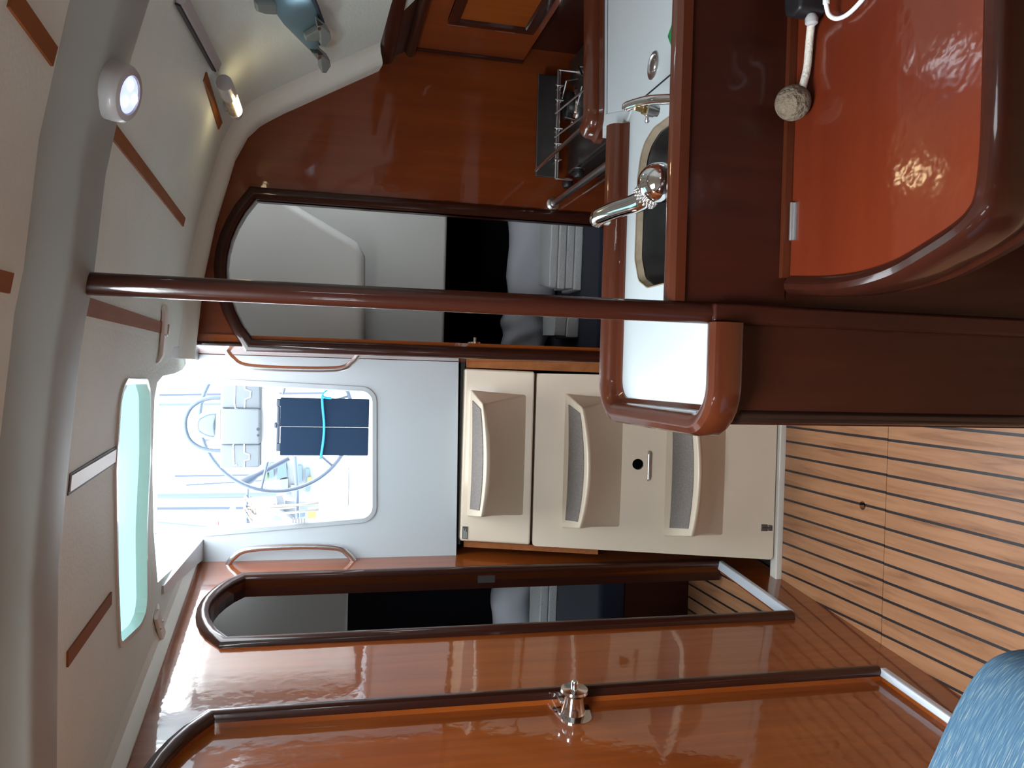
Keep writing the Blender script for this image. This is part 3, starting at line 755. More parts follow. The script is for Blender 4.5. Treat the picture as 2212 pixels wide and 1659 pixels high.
# dark gap and wooden jambs beside the steps
bm = B(); hexa(bm, [sp(-.60, 1.036, -.03), sp(.03, 1.036, -.03), sp(.03, 1.036, -.2), sp(-.60, 1.036, -.2)], [sp(-.60, 1.050, -.03), sp(.03, 1.050, -.03), sp(.03, 1.050, -.2), sp(-.60, 1.050, -.2)])
obj('trim_10', bm, 'seam_black', kind='structure')
bm = B()
a0, a1 = aS(1000, 1178), aS(1292, 1203)
hexa(bm, [sp(-.612, a1.z, -.02), sp(-.592, a1.z, -.02), sp(-.592, a1.z, -.10), sp(-.630, a1.z, -.10)], [sp(-.606, a0.z, -.02), sp(-.586, a0.z, -.02), sp(-.586, a0.z, -.06), sp(-.606, a0.z, -.06)])
obj('trim_11', bm, 'batten_teak', kind='structure')
bm = B(); hexa(bm, [sp(.004, .3, -.01), sp(.06, .3, -.01), sp(.06, .3, -.05), sp(.004, .3, -.05)], [sp(.012, 1.03, -.01), sp(.04, 1.03, -.01), sp(.04, 1.03, -.05), sp(.012, 1.03, -.05)])
obj('trim_12', bm, 'batten_teak', kind='structure')

# ---- stainless grab rails either side of the companionway
def grab(name, pts, lab):
    bm = B(); tube(bm, spline(pts, 8), .0095, 14)
    t = thing(name, lab, 'grab rail', pts[0]); obj('bar', bm, 'steel', t, smooth='auto')
    for q in (pts[0], pts[-1]): pass
    return t
w0, w1_ = aW(490, 1224), aW(765, 1214)
wz = lambda z, h: wl(2.655, z, h)
g = grab('grab_rail', [wz(w0.z, -.002), wz(w0.z - .018, .022), wz(w0.z - .06, .045), wz((w0.z + w1_.z) / 2, .052), wz(w1_.z + .06, .045), wz(w1_.z + .02, .022), wz(w1_.z, -.002)], 'curved steel grab rail on the orange wood, left of the hatch opening')
r0, r1 = aY(488, 768, 2.55), aY(775, 778, 2.55)
def rt(z, h): return Vector((.0415 - h, 2.56, z))
g = grab('grab_rail', [rt(r0.z, -.002), rt(r0.z - .018, .022), rt(r0.z - .06, .045), rt((r0.z + r1.z) / 2, .050), rt(r1.z + .06, .045), rt(r1.z + .02, .022), rt(r1.z, -.002)], 'curved steel grab rail beside the right doorway, right of the hatch opening')

# ---- plastic catches on the headliner
def catch(px, lab, w=.034):
    pts = [hitc(*p) for p in px]
    t = thing('hatch_catch', lab, 'catch', pts[0])
    bm = B(); q = [Vector(p) - Vector((0, 0, .007)) for p in pts]; q[0].z += .006; q[-1].z += .005
    d = (q[-1] - q[0]).normalized(); s = Vector((-d.y, d.x, 0)).normalized() * w / 2
    rows = [[bm.verts.new(p + s * a + Vector((0, 0, b_))) for a, b_ in ((-1, -.004), (1, -.004), (1, .005), (-1, .005))] for p in q]
    for a, c_ in zip(rows, rows[1:]):
        for k in range(4): bm.faces.new((a[k], a[(k + 1) % 4], c_[(k + 1) % 4], c_[k]))
    bm.faces.new(rows[0]); bm.faces.new(rows[-1][::-1])
    obj('strap', bm, 'white_plastic', t, bevel=.003)
    m_ = q[len(q) // 2]
    for k in (-1, 1):
        bm = B(); lathe(bm, [(.0035, 0), (.003, .003), (0, .003)], m_ + s * k * .72 + Vector((0, 0, -.0035)), (0, 0, -1), 12); obj('screw', bm, 'steel', t)
catch([(352, 658), (350, 672), (347, 724), (343, 765), (339, 783)], 'long white plastic catch under the headliner, right of the hatch opening')
catch([(336, 1314), (332, 1328), (338, 1350), (346, 1375), (341, 1390)], 'short white plastic catch at the edge of the left partition, above the narrow door')

# ================================================================== GALLEY
YG = 1.12
post = thing('support_post', 'round dark mahogany post standing between the chart table and the ceiling', 'post', (.0985, 1.12, 0))
bm = B(); tube(bm, [(.0985, 1.12, .90), (.0985, 1.12, 1.4), (.0985, 1.12, 1.803)], [.0165, .0155, .0150], 24); obj('shaft', bm, 'mahogany_trim', post, smooth='auto')
bm = B(); hexa(bm, [(.083, 1.098, 0), (.114, 1.098, 0), (.114, 1.121, 0), (.083, 1.121, 0)], [(.083, 1.100, .93), (.114, 1.100, .93), (.114, 1.121, .93), (.083, 1.121, .93)])
obj('pilaster', bm, 'mahogany_panel', post, bevel=.006, seg=3)
gal = thing('galley_cabinet', 'dark mahogany galley unit under the white worktop, its end facing the steps', 'cabinet', (.3, 1.35, 0))
bm = B(); box(bm, -.062, .995, YG, YG + .02, 0, .885); obj('front_panel', bm, 'mahogany_panel', gal)
bm = B(); box(bm, -.072, -.054, YG + .01, 1.58, 0, .885); obj('end_panel', bm, 'mahogany_panel', gal)
bm = B(); box(bm, -.06, .995, 1.58, 1.60, 0, .885); obj('back_panel', bm, 'mahogany_deep', gal)
bm = B(); box(bm, .54, .56, 1.60, 1.70, 0, .885); box(bm, .54, .995, 1.70, 1.72, 0, .885); obj('return_panel', bm, 'mahogany_deep', gal)
bm = B(); tube(bm, [(-.0585, YG + .005, 0), (-.0585, YG + .005, .87)], .011, 16); obj('corner_post', bm, 'black_trim', gal, smooth='auto')
# worktop with the sink cut-out
ZT = .90
skpx = [(1446, 250), (1412, 276), (1386, 318), (1377, 385), (1371, 560), (1379, 606), (1398, 622), (1445, 610)]
sk = [(aZ(x, y, ZT).x, aZ(x, y, ZT).y) for x, y in skpx]
sk = [(sk[0][0], 1.215)] + sk[1:-1] + [(sk[-1][0], 1.215)]
skr = fillet(sk, [.03, .05, .06, .06, .04, .03, .04, .03], 6, closed=True)
outw = [(-.062, 1.125), (.995, 1.125), (.995, 1.745), (.535, 1.715), (.535, 1.58), (-.062, 1.58)]
wt = thing('worktop', 'glossy white galley worktop with a raised wooden fiddle round its edge', 'worktop', (.4, 1.35, .885))
bm = B(); plate(bm, outw, [skr], flat(ZT), -.014); obj('top', bm, 'counter_white', wt)
FR = [(-.004, -.012), (-.004, .004), (.004, .010), (.006, .022), (.010, .030), (.020, .036), (.032, .038), (.041, .033), (.045, .022), (.045, -.006), (.041, -.012), (.030, -.013), (.030, -.0125)]
bm = B(); path = fillet([(.520, 1.552), (-.050, 1.552), (-.048, 1.128), (.084, 1.128)], [0, .045, .04, 0], 8)
sweep(bm, path[::-1], [(-o if False else o, h) for o, h in FR], lambda u, v, h: Vector((u, v, ZT + h)))
o = obj('fiddle_rail', bm, 'mahogany_trim_level', wt, smooth='auto')
bm = B(); path = [(.995, 1.742), (.60, 1.712)] + [(.575, 1.714), (.556, 1.724), (.545, 1.742), (.540, 1.765)]
sweep(bm, path[::-1], FR, lambda u, v, h: Vector((u, v, ZT + h)))
obj('fiddle_rail', bm, 'mahogany_trim_level', wt, smooth='auto')
# white fillet where the two rails meet
bm = B(); hexa(bm, [(.522, 1.56, .895), (.545, 1.53, .895), (.585, 1.70, .895), (.555, 1.715, .895)], [(.522, 1.565, .9022), (.545, 1.535, .9022), (.585, 1.698, .9022), (.556, 1.713, .9022)])
obj('corner_fillet', bm, 'counter_white', wt, bevel=.006)
# ice-box lid: thin dark seam let into the worktop, flush ring pull
lid = thing('icebox_lid', 'white icebox lid flush in the worktop, outlined by a thin dark seam', 'lid', (.8, 1.5, ZT))
lp = [aZ(*p, ZT + .0006) for p in ((1314, -60), (1312, 250), (1311, 266), (1317, 274), (1460, 152), (1462, -60))]
lp = [(p.x, p.y) for p in lp]
bm = B(); plate(bm, fillet(lp, .01, 4, closed=True), [], flat(ZT + .0002), .0010); obj('lid_top', bm, 'counter_white', lid)
bm = B(); sweep(bm, fillet(lp, .01, 4, closed=True), [(-.0014, .0001), (.0014, .0001), (.0014, .0016), (-.0014, .0016)], flat(ZT), closed=True); obj('seam', bm, 'seam_black', lid)
c = aZ(1413, 142, ZT); bm = B()
lathe(bm, [(.026, .0012), (.026, .003), (.021, .004), (.019, .0018), (.012, .0018), (.011, .004), (.006, .0045), (0, .0045)], (c.x, c.y, ZT), (0, 0, 1)); obj('ring_pull', bm, 'steel', lid, smooth='auto', label='recessed steel ring pull')
# sink basin
snk = thing('sink', 'stainless steel sink bowl sunk in the worktop, beneath the large tap', 'sink', (.3, 1.28, .74))
bm = B(); n = len(skr); cx_ = sum(p[0] for p in skr) / n; cy_ = sum(p[1] for p in skr) / n
rings = []
for s_, z in ((1.0, .8862), (.955, .884), (.93, .86), (.90, .76), (.80, .745), (.2, .742)):
    rings.append([bm.verts.new((cx_ + (x - cx_) * s_, cy_ + (y - cy_) * s_, z)) for x, y in skr])
for a, q in zip(rings, rings[1:]):
    for k in range(n): bm.faces.new((a[k], a[(k + 1) % n], q[(k + 1) % n], q[k]))
bm.faces.new(rings[-1])
o = obj('bowl', bm, 'steel_brushed', snk, smooth='auto')
bm = B(); sweep(bm, skr, [(-.001, -.0015), (.0012, -.0015), (.0012, .0005), (-.001, .0005)] , flat(ZT), closed=True); obj('sealant', bm, 'sealant_beige', snk)
bm = B()
rings = [[bm.verts.new((cx_ + (x - cx_) * s_, cy_ + (y - cy_) * s_, z)) for x, y in skr] for s_, z in ((.998, .8995), (.96, .8865))]
for k in range(n): bm.faces.new((rings[0][k], rings[0][(k + 1) % n], rings[1][(k + 1) % n], rings[1][k]))
obj('cut_edge', bm, 'sealant_beige', snk, label='bare beige cut edge round the bowl')
# large chrome mixer tap
fa = thing('tap', 'large chrome mixer tap with a domed body, reaching over the sink', 'tap', (.30, 1.20, .90))
tp = aY(1286, 472, 1.36); cl = aY(1388, 432, 1.24); cb = aY(1425, 395, 1.21)
bm = B(); dirv = (tp - cl).normalized()
pth = spline([cb, cl, cl.lerp(tp, .5) + Vector((0, 0, .004)), tp - dirv * .018 + Vector((0, 0, .002)), tp + Vector((0, .004, -.006))], 8)
tube(bm, pth, [.020 + (.0155 - .020) * min(1, i / 12) for i in range(len(pth))], 20)
obj('spout', bm, 'chrome', fa, smooth='auto')
bm = B(); lathe(bm, [(.011, 0), (.011, .016), (.009, .018), (0, .018)], tp + Vector((0, -.004, -.008)), (0, .25, -1), 20); obj('aerator', bm, 'steel', fa, smooth='auto')
bm = B(); bmesh.ops.create_uvsphere(bm, u_segments=28, v_segments=18, radius=1)
for v in bm.verts: v.co = Vector((cb.x + v.co.x * .033, cb.y + v.co.y * .033, cb.z + v.co.z * .036))
obj('body', bm, 'chrome', fa, smooth=True)
bm = B(); lathe(bm, [(.030, 0), (.030, .004), (.026, .008), (.024, cb.z - .90)], (cb.x, cb.y, .900), (0, 0, 1)); obj('base', bm, 'chrome', fa, smooth='auto')
bm = B(); ax = (cl - cb).normalized()
u_ = ax.cross(Vector((0, 0, 1))).normalized(); v_ = ax.cross(u_)
for rr_ in range(3):
    for k in range(18):
        t = (k + .5 * (rr_ % 2)) * 2 * PI / 18; cc = cl - ax * (.004 + .0045 * rr_) + (u_ * math.cos(t) + v_ * math.sin(t)) * .0205
        m4 = Matrix.Translation(cc) @ Matrix.Scale(.0026, 4); bmesh.ops.create_icosphere(bm, subdivisions=1, radius=1, matrix=m4)
obj('knurled_collar', bm, 'chrome', fa, smooth=True)
# small hand-pump tap with a lever
ft = thing('tap', 'small chrome tap with a brass valve and tiny lever beside the icebox lid', 'tap', (.5, 1.19, .90))
YT = 1.26
q = [aY(1475, 213, YT - .06), aY(1440, 214, YT - .04), aY(1400, 217, YT - .015), aY(1358, 229, YT + .02), aY(1354, 234, YT + .025)]
bm = B(); tube(bm, spline(q, 8), .0085, 16); obj('spout', bm, 'chrome', ft, smooth='auto')
bm = B(); b0_ = q[1]; tube(bm, [q[0], q[0].lerp(Vector((q[0].x, q[0].y, .90)), .5), Vector((q[0].x, q[0].y, .9005))], .0085, 16); obj('stem', bm, 'chrome', ft, smooth='auto')
a_, b_ = aY(1372, 232, YT), aY(1421, 240, YT); w_ = (b_ - a_).normalized(); L = (b_ - a_).length
bm = B(); lathe(bm, [(.005, 0), (.0065, L * .3), (.009, L * .32), (.0095, L * .45)], a_, w_, 6); obj('valve_nut', bm, 'brass', ft)
bm = B(); lathe(bm, [(.0085, L * .45), (.0115, L * .5), (.0115, L * .82), (.0095, L * .84), (.0095, L)], a_, w_, 16); obj('valve', bm, 'steel', ft, smooth='auto')
bm = B(); l0, l1 = aY(1399, 246, YT), aY(1397, 265, YT); tube(bm, [l0, l0.lerp(l1, .6), l0.lerp(l1, .8), l1], [.003, .0026, .0045, .003], 10); obj('lever', bm, 'steel', ft, smooth='auto')
# sponge packet
sg = thing('sponge_packet', 'green and purple packet lying on the worktop behind the dark panel', 'packet', aZ(1452, 80, ZT))
q = [aZ(x, y, ZT + .012) for x, y in ((1475, 28), (1455, 42), (1442, 79), (1454, 112), (1478, 126))]
bm = B(); prism(bm, [(p.x, p.y, ZT + .0015) for p in q], (0, 0, .012)); obj('wrapper', bm, 'package_green', sg, bevel=.003)
q = [aZ(x, y, ZT + .0145) for x, y in ((1475, 48), (1455, 54), (1450, 78), (1455, 100), (1478, 106))]
bm = B(); prism(bm, [(p.x, p.y, ZT + .0136) for p in q], (0, 0, .001)); obj('panel', bm, 'package_purple', sg)
bm = B()
for k, y in enumerate((60, 66, 86, 91)):
    p = aZ(1456, y, ZT + .0152); box(bm, p.x - .004, p.x + .002, p.y - .006, p.y + .003, ZT + .0147, ZT + .0152)
obj('print', bm, 'package_print', sg)

# ---- stove
st = thing('stove', 'steel two-burner stove with a raised back plate, in the dark corner by the bulkhead', 'stove', (.78, 2.05, .40))
SX0, SX1, SY0, SY1 = .600, .955, 1.80, 2.34
zs = .792
bm = B(); box(bm, SX0 + .01, SX1, SY0, SY1, .42, zs); obj('body', bm, 'steel_brushed', st, bevel=.006)
t0, t1 = aY(1156, 381, 2.33), aY(1200, 386, 2.33); u0 = aY(1160, 160, 2.33)
bm = B(); box(bm, t0.x, u0.x, 2.325, 2.333, t1.z, t0.z); obj('back_plate', bm, 'steel_brushed', st, bevel=.002)
bm = B(); a, b_ = aY(1199, 150, 2.29), aY(1192, 385, 2.29)
tube(bm, [(a.x, 2.29, t1.z + .012), (b_.x, 2.29, t1.z + .012)], .0035, 8); tube(bm, [(a.x, 2.30, t1.z + .003), (b_.x, 2.30, t1.z + .003)], .003, 8)
for y in (186, 218, 279, 312, 346): 
    p = aY(1192, y, 2.30); tube(bm, [(p.x, 2.285, t1.z + .02), (p.x, 2.285, t1.z - .003), (p.x, 2.325, t1.z + .006)], .0025, 6)
for p in (a, b_): tube(bm, [(p.x, 2.29, t1.z + .012), (p.x, 2.29, zs)], .003, 6)
obj('pan_rail', bm, 'steel', st, smooth='auto')
bm = B(); tube(bm, [(SX0 + .01, 2.33, t0.z - .002), (SX0 + .01, 1.84, t0.z - .002), (SX0 + .03, 1.81, zs + .02), (SX1 - .03, 1.81, zs + .02)], .005, 8)
tube(bm, [(SX0 + .10, 2.28, t1.z + .02), (SX0 + .10, 1.95, zs + .03)], .003, 6); tube(bm, [(SX0 + .17, 2.28, t1.z + .02), (SX0 + .17, 1.95, zs + .03)], .003, 6)
obj('fiddle_bar', bm, 'steel', st, smooth='auto')
bc = aZ(1228, 228, zs + .01)
for k, (cx2, cy2) in enumerate(((bc.x, bc.y), (bc.x, bc.y - .22))):
    bm = B(); lathe(bm, [(.062, 0), (.060, .006), (.050, .008)], (cx2, cy2, zs), (0, 0, 1)); bn = obj('burner', bm, 'chrome', st, smooth='auto')
    bm = B(); lathe(bm, [(.040, .008), (.042, .018), (.036, .024), (0, .024)], (cx2, cy2, zs), (0, 0, 1)); obj('cap', bm, 'black_plastic', bn, smooth='auto')
    bm = B()
    for j in range(4):
        t = PI / 4 + j * PI / 2; d_ = Vector((math.cos(t), math.sin(t), 0)); tube(bm, [Vector((cx2, cy2, zs + .034)) + d_ * .02, Vector((cx2, cy2, zs + .034)) + d_ * .075, Vector((cx2, cy2, zs + .001)) + d_ * .085], .003, 6)
    obj('pan_support', bm, 'steel_brushed', bn, smooth='auto')
bm = B(); box(bm, SX0, SX0 + .012, SY0, SY1 - .02, .70, zs - .004); obj('control_panel', bm, 'black_plastic', st, bevel=.002)
for (kx, ky2) in ((1226, 396), (1250, 374)):
    p = aX(kx, ky2, SX0 - .012); bm = B(); lathe(bm, [(.015, 0), (.017, .012), (.016, .022), (.013, .026), (0, .026)], (SX0, p.y, p.z), (-1, 0, 0), 20); kn = obj('control_knob', bm, 'black_plastic', st, smooth='auto')
    bm = B(); lathe(bm, [(.019, -.0005), (.019, .001), (0, .001)], (SX0 - .0005, p.y, p.z), (-1, 0, 0), 20); obj('bezel', bm, 'steel', kn)
bm = B(); h0, h1 = aX(1259, 419, SX0 - .03), aX(1300, 388, SX0 - .03)
tube(bm, [(SX0, h0.y, h0.z), (SX0 - .03, h0.y, h0.z), (SX0 - .03, SY0 - .02, h0.z - .002), (SX0, SY0 - .02, h0.z - .002)], .005, 10); obj('oven_handle', bm, 'steel', st, smooth='auto')
bm = B(); box(bm, SX0 + .002, SX0 + .012, SY0 + .01, SY1 - .01, .44, .695); obj('oven_door', bm, 'steel_brushed', st, bevel=.002)
# crash bar in front of the stove
cbx = aY(1194, 441, YB); bm = B(); tube(bm, [(cbx.x, YB, cbx.z), (cbx.x, 1.72, cbx.z + .003)], .0095, 14)
cb_ = thing('crash_bar', 'steel crash bar across the front of the stove, fixed to the bulkhead', 'bar', (cbx.x, 2.05, cbx.z)); obj('bar', bm, 'steel', cb_, smooth='auto')
bm = B(); lathe(bm, [(.020, 0), (.020, .004), (.013, .007), (.012, .020)], (cbx.x, YB, cbx.z), (0, -1, 0)); obj('flange', bm, 'steel', cb_, smooth='auto')

bm = B(); box(bm, 1.0, 1.02, .3, YB, 0, .93); obj('wall_galley', bm, 'mahogany_panel', kind='structure')
# ---- cupboard along the hull above the stove
XCB = .955
cbd = thing('wall_cupboard', 'mahogany cupboard with a hinged door under the open shelf, above the stove', 'cupboard', (XCB + .05, 1.7, .90))
d0, d1_ = aX(968, 38, XCB), aX(1152, 62, XCB)
zb = aX(1195, 110, XCB).z
f0, f1_ = aX(900, 84, XCB), aX(1188, 118, XCB)
bm = B(); box(bm, XCB, XCB + .02, .5, YB, .93, 1.262); obj('carcass', bm, 'mahogany_deep', cbd)
bm = B(); tube(bm, [(XCB - .002, YB - .012, .93), (XCB - .002, YB - .012, 1.26)], .007, 10); obj('corner_bead', bm, 'mahogany_trim', cbd, smooth='auto')
dy1 = d0.y; zt_, zl_ = d0.z, d1_.z
door = [(dy1, zl_), (dy1, zt_), (dy1 - .42, zt_), (dy1 - .42, zl_)]
bm = B(); box(bm, XCB - .012, XCB, dy1 - .42, dy1, zl_, zt_); dr = obj('door', bm, 'mahogany', cbd)
bm = B(); sweep(bm, door, [(0, 0), (0, .014), (.01, .018), (.026, .016), (.032, .004), (.032, 0)], lambda u, v, h: Vector((XCB - .004 - h, u, v)), closed=True); obj('door_frame', bm, 'mahogany_trim', dr, smooth='auto')
for (a, b_) in (((972, 39), (1014, 45)), ((1075, 54), (1118, 60))):
    p, q_ = aX(*a, XCB - .014), aX(*b_, XCB - .014); bm = B(); tube(bm, [(XCB - .015, dy1 + .002, p.z), (XCB - .015, dy1 + .002, q_.z)], .004, 10); hg = obj('hinge', bm, 'steel', dr, smooth='auto')
# open shelf above the cupboard
shf = thing('shelf', 'open hull shelf with a rounded wooden fiddle below the white side panel', 'shelf', (XCB, 1.7, 1.26))
bm = B(); tube(bm, [(.915, .5, 1.349), (.915, YB, 1.349)], .026, 14)
bmesh.ops.scale(bm, verts=bm.verts, vec=(.55, 1, 1), space=Matrix.Translation((-.915, 0, 0))); obj('top_rail', bm, 'mahogany_trim', shf, smooth='auto')
bm = B(); tube(bm, [(.945, .5, 1.272), (.945, YB, 1.272)], .015, 14); obj('fiddle_rail', bm, 'mahogany_trim', shf, smooth='auto')
bm = B(); hexa(bm, [(.955, .5, 1.262), (.99, .5, 1.262), (.99, YB, 1.262), (.955, YB, 1.262)], [(.955, .5, 1.27), (.99, .5, 1.27), (.99, YB, 1.27), (.955, YB, 1.27)]); obj('bottom', bm, 'black_trim', shf)
bm = B(); hexa(bm, [(.955, .5, 1.268), (.957, .5, 1.268), (.957, YB, 1.268), (.955, YB, 1.268)], [(.906, .5, 1.362), (.908, .5, 1.362), (.908, YB, 1.362), (.906, YB, 1.362)]); obj('back', bm, 'black_trim', shf)  # black sheet added inside the shelf to stand in for its shade

# ================================================================== CHART TABLE
ct = thing('chart_table', 'glossy red-brown chart table with a rounded corner, at the foot of the post', 'table', (.55, .95, 0))
ZC = .80
rin = [aZ(x, y, ZC) for x, y in ((1709, 600), (1784, 600), (1855, 591), (1931, 567), (2006, 524), (2070, 481), (2103, 447), (2116, 412), (2125, 330), (2129, 228), (2135, 0))]
rp = [(p.x, p.y) for p in rin] + [(.995, rin[-1].y - .004)]
rs_ = [tuple(v.xy) for v in spline([(x, y, 0) for x, y in rp[:-1]], 6)] + [rp[-1]]
yb = 1.106
surf = rs_ + [(.995, yb), (rs_[0][0], yb)]
bm = B(); plate(bm, surf, [], flat(ZC), -.02); lidp = obj('lid', bm, 'mahogany_table', ct)
for hx in (480, 60):
    p = aZ(1706, hx, ZC + .004)
    if hx == 60: continue
    bm = B(); tube(bm, [(p.x - .029, 1.101, ZC + .004), (p.x + .029, 1.101, ZC + .004)], .0038, 10); box(bm, p.x - .029, p.x + .029, 1.090, 1.101, ZC, ZC + .002)
    obj('hinge', bm, 'steel', lidp)
RIM = [(-.002, -.02), (-.002, .003), (.003, .009), (.010, .012), (.018, .010), (.024, .003), (.026, -.014), (.025, -.044), (.020, -.060), (.010, -.068), (-.002, -.068)]
path = rs_[::-1]
bm = B(); sweep(bm, path, RIM, flat(ZC)); obj('rim', bm, 'mahogany_trim', ct, smooth='auto')
bm = B(); sweep(bm, path, [(-.01, -.070), (.012, -.070), (.018, -.080), (.014, -.098), (-.01, -.102)], flat(ZC)); obj('lower_rim', bm, 'mahogany_trim', ct, smooth='auto')
bm = B(); box(bm, rs_[0][0], .995, 1.108, 1.118, .78, ZC + .012); obj('back_strip', bm, 'mahogany_trim_level', ct)
bm = B(); box(bm, .24, .995, .80, 1.10, 0, .72); obj('pedestal', bm, 'mahogany_panel', ct)
bk = thing('divider_board', 'upright dark mahogany board with a rounded top rail, between chart table and worktop', 'board', (.6, 1.1, .80))
bm = B(); box(bm, .1145, .995, 1.1185, 1.137, .801, .985); obj('board', bm, 'mahogany_panel', bk)
bm = B(); sweep(bm, [(.1145, 1.128), (.995, 1.128)], [(-.014, -.02), (-.015, -.004), (-.010, .004), (0, .007), (.010, .004), (.014, -.004), (.014, -.02)], flat(.992)); obj('top_rail', bm, 'mahogany_trim_level', bk, smooth='auto')
# monkey-fist on its rope
fc_ = aZ(1712, 222, ZC + .027); fc_.y = min(fc_.y, 1.074)
mf = thing('rope_fob', 'grey-brown rope ball on a white cord, lying at the back of the chart table', 'rope ball', (fc_.x, fc_.y, ZC))
bm = B(); bmesh.ops.create_icosphere(bm, subdivisions=4, radius=.0262, matrix=Matrix.Translation((fc_.x, fc_.y, ZC + .0264))); obj('ball', bm, 'rope_ball', mf, smooth=True)
q = [aZ(1733, 190, ZC + .02), aZ(1743, 150, ZC + .012), aZ(1747, 110, ZC + .011), aZ(1750, 75, ZC + .012), aZ(1753, 46, ZC + .02)]
bm = B(); tube(bm, spline(q, 8), .0058, 12); obj('cord', bm, 'rope_white', mf, smooth='auto', label='white cord')
bm = B(); e0 = q[-1]
lathe(bm, [(.0055, 0), (.009, .003), (.0095, .010), (.006, .016), (0, .017)], e0 - Vector((.006, 0, 0)), (1, 0, 0), 14); obj('end_cap', bm, 'grey_plastic', mf, smooth='auto')
# black charger with a white cable
a, b_ = aZ(1690, 38, ZC), aZ(1776, 40, ZC)
ch = thing('charger', 'black box on the chart table with a white cable plugged into it', 'charger', (a.x + .08, 1.05, ZC))
bm = B(); cp_ = [aZ(x, y, ZC) for x, y in ((1752, 46), (1772, 44), (1788, 26), (1794, -50), (1748, -50))]
hexa(bm, [(p.x, p.y, ZC + .0005) for p in cp_], [(p.x, p.y, ZC + .046) for p in cp_])
obj('case', bm, 'black_plastic', ch, bevel=.006)
q = [aZ(1784, -6, ZC + .03), aZ(1785, 12, ZC + .028), aZ(1791, 32, ZC + .02), aZ(1808, 40, ZC + .010), aZ(1832, 30, ZC + .008), aZ(1862, 0, ZC + .008), aZ(1885, -35, ZC + .006)]
bm = B(); tube(bm, spline(q, 8), .0032, 10); obj('cable', bm, 'cable_white', ch, smooth='auto', label='white cable')
bm = B(); tube(bm, [q[0] + Vector((.02, .0, 0)), q[0].lerp(q[1], .8)], .0048, 10); obj('plug', bm, 'cable_white', ch, smooth='auto')

# ================================================================== LAMPS AND FITTINGS UNDER THE HEADLINER
pb = hitc(226, 190)
axd = Vector((-.26, -.20, -1)).normalized()
pk = thing('puck_light', 'round white battery puck light with a lit bluish lens, stuck beside the ceiling beam', 'light', pb)
bm = B(); lathe(bm, [(.034, -.012), (.0355, 0), (.036, .020), (.0348, .027), (.0315, .031), (.024, .0322), (.0225, .0305), (.0225, .028)], pb, axd, 40); obj('housing', bm, 'grey_plastic', pk, smooth='auto')
bm = B(); lathe(bm, [(.0228, .028), (.0225, .0302), (.016, .032), (0, .0325)], pb, axd, 32); ln = obj('lens', bm, 'lens_cool', pk, smooth='auto')
u_ = axd.cross(Vector((0, 1, 0))).normalized(); v_ = axd.cross(u_)
for k in range(3):
    t = k * 2 * PI / 3 + .5; cc = pb + axd * .0316 + (u_ * math.cos(t) + v_ * math.sin(t)) * .012
    bm = B(); lathe(bm, [(.0062, 0), (.0055, .002), (0, .003)], cc, axd, 14); obj('led', bm, 'led_white', ln, smooth='auto')
c0, c1 = hitc(484, 178, .034), hitc(510, 246, .034); ax = (c1 - c0).normalized(); L = (c1 - c0).length
nrm = Vector((-.45, -.1, -.9)); nrm = (nrm - ax * nrm.dot(ax)).normalized(); sd_ = ax.cross(nrm)
rl = thing('reading_lamp', 'small tubular reading lamp with a warm lit strip, on the headliner by the bulkhead', 'lamp', c0)
bm = B(); lathe(bm, [(.010, -.002), (.0165, .002), (.0175, L * .12), (.0175, L * .34), (.0165, L * .37)], c0, ax, 24); obj('cap', bm, 'grey_plastic', rl, smooth='auto')
bm = B(); lathe(bm, [(.0155, L * .36), (.0155, L * .86)], c0, ax, 24); obj('shade', bm, 'sealant_beige', rl, smooth='auto')
bm = B(); lathe(bm, [(.0165, L * .86), (.0170, L * .9), (.0160, L * .97), (.010, L), (0, L)], c0, ax, 24); obj('end_cap', bm, 'grey_plastic', rl, smooth='auto')
bm = B(); rows = []
for k in range(13):
    t = -.62 + 1.24 * k / 12
    d_ = (nrm * math.cos(t) + sd_ * math.sin(t)) * .0174
    rows.append((bm.verts.new(c0 + ax * L * .37 + d_), bm.verts.new(c0 + ax * L * .85 + d_)))
for a, q in zip(rows, rows[1:]): bm.faces.new((a[0], q[0], q[1], a[1]))
o = obj('diffuser', bm, 'tube_warm', rl, smooth=True); sm = o.modifiers.new('s', 'SOLIDIFY'); sm.thickness = .001; sm.offset = 0
bm = B(); m0 = hitc(490, 232); tube(bm, [m0, c0 + ax * L * .75 - nrm * .012], .010, 14); obj('mount', bm, 'grey_plastic', rl, smooth='auto')
# curtain track
t0, t1 = hitc(384, -8, .004), hitc(463, 140, .004)
tk = thing('curtain_track', 'thin aluminium curtain track along the headliner, above the side window', 'track', t0)
bm = B(); d_ = (t1 - t0).normalized(); s_ = d_.cross(Vector((-.4, 0, -1)).normalized()).normalized(); nn = s_.cross(d_).normalized()
hexa(bm, [t0 - s_ * .009, t0 + s_ * .009, t0 + s_ * .009 + nn * .012, t0 - s_ * .009 + nn * .012], [t1 - s_ * .009, t1 + s_ * .009, t1 + s_ * .009 + nn * .012, t1 - s_ * .009 + nn * .012])
obj('rail', bm, 'grey_plastic', tk)
bm = B(); hexa(bm, [t0 + s_ * .0095, t0 + s_ * .0125, t0 + s_ * .0125 + nn * .008, t0 + s_ * .0095 + nn * .008], [t1 + s_ * .0095, t1 + s_ * .0125, t1 + s_ * .0125 + nn * .008, t1 + s_ * .0095 + nn * .008]); obj('groove', bm, 'seam_black', tk)
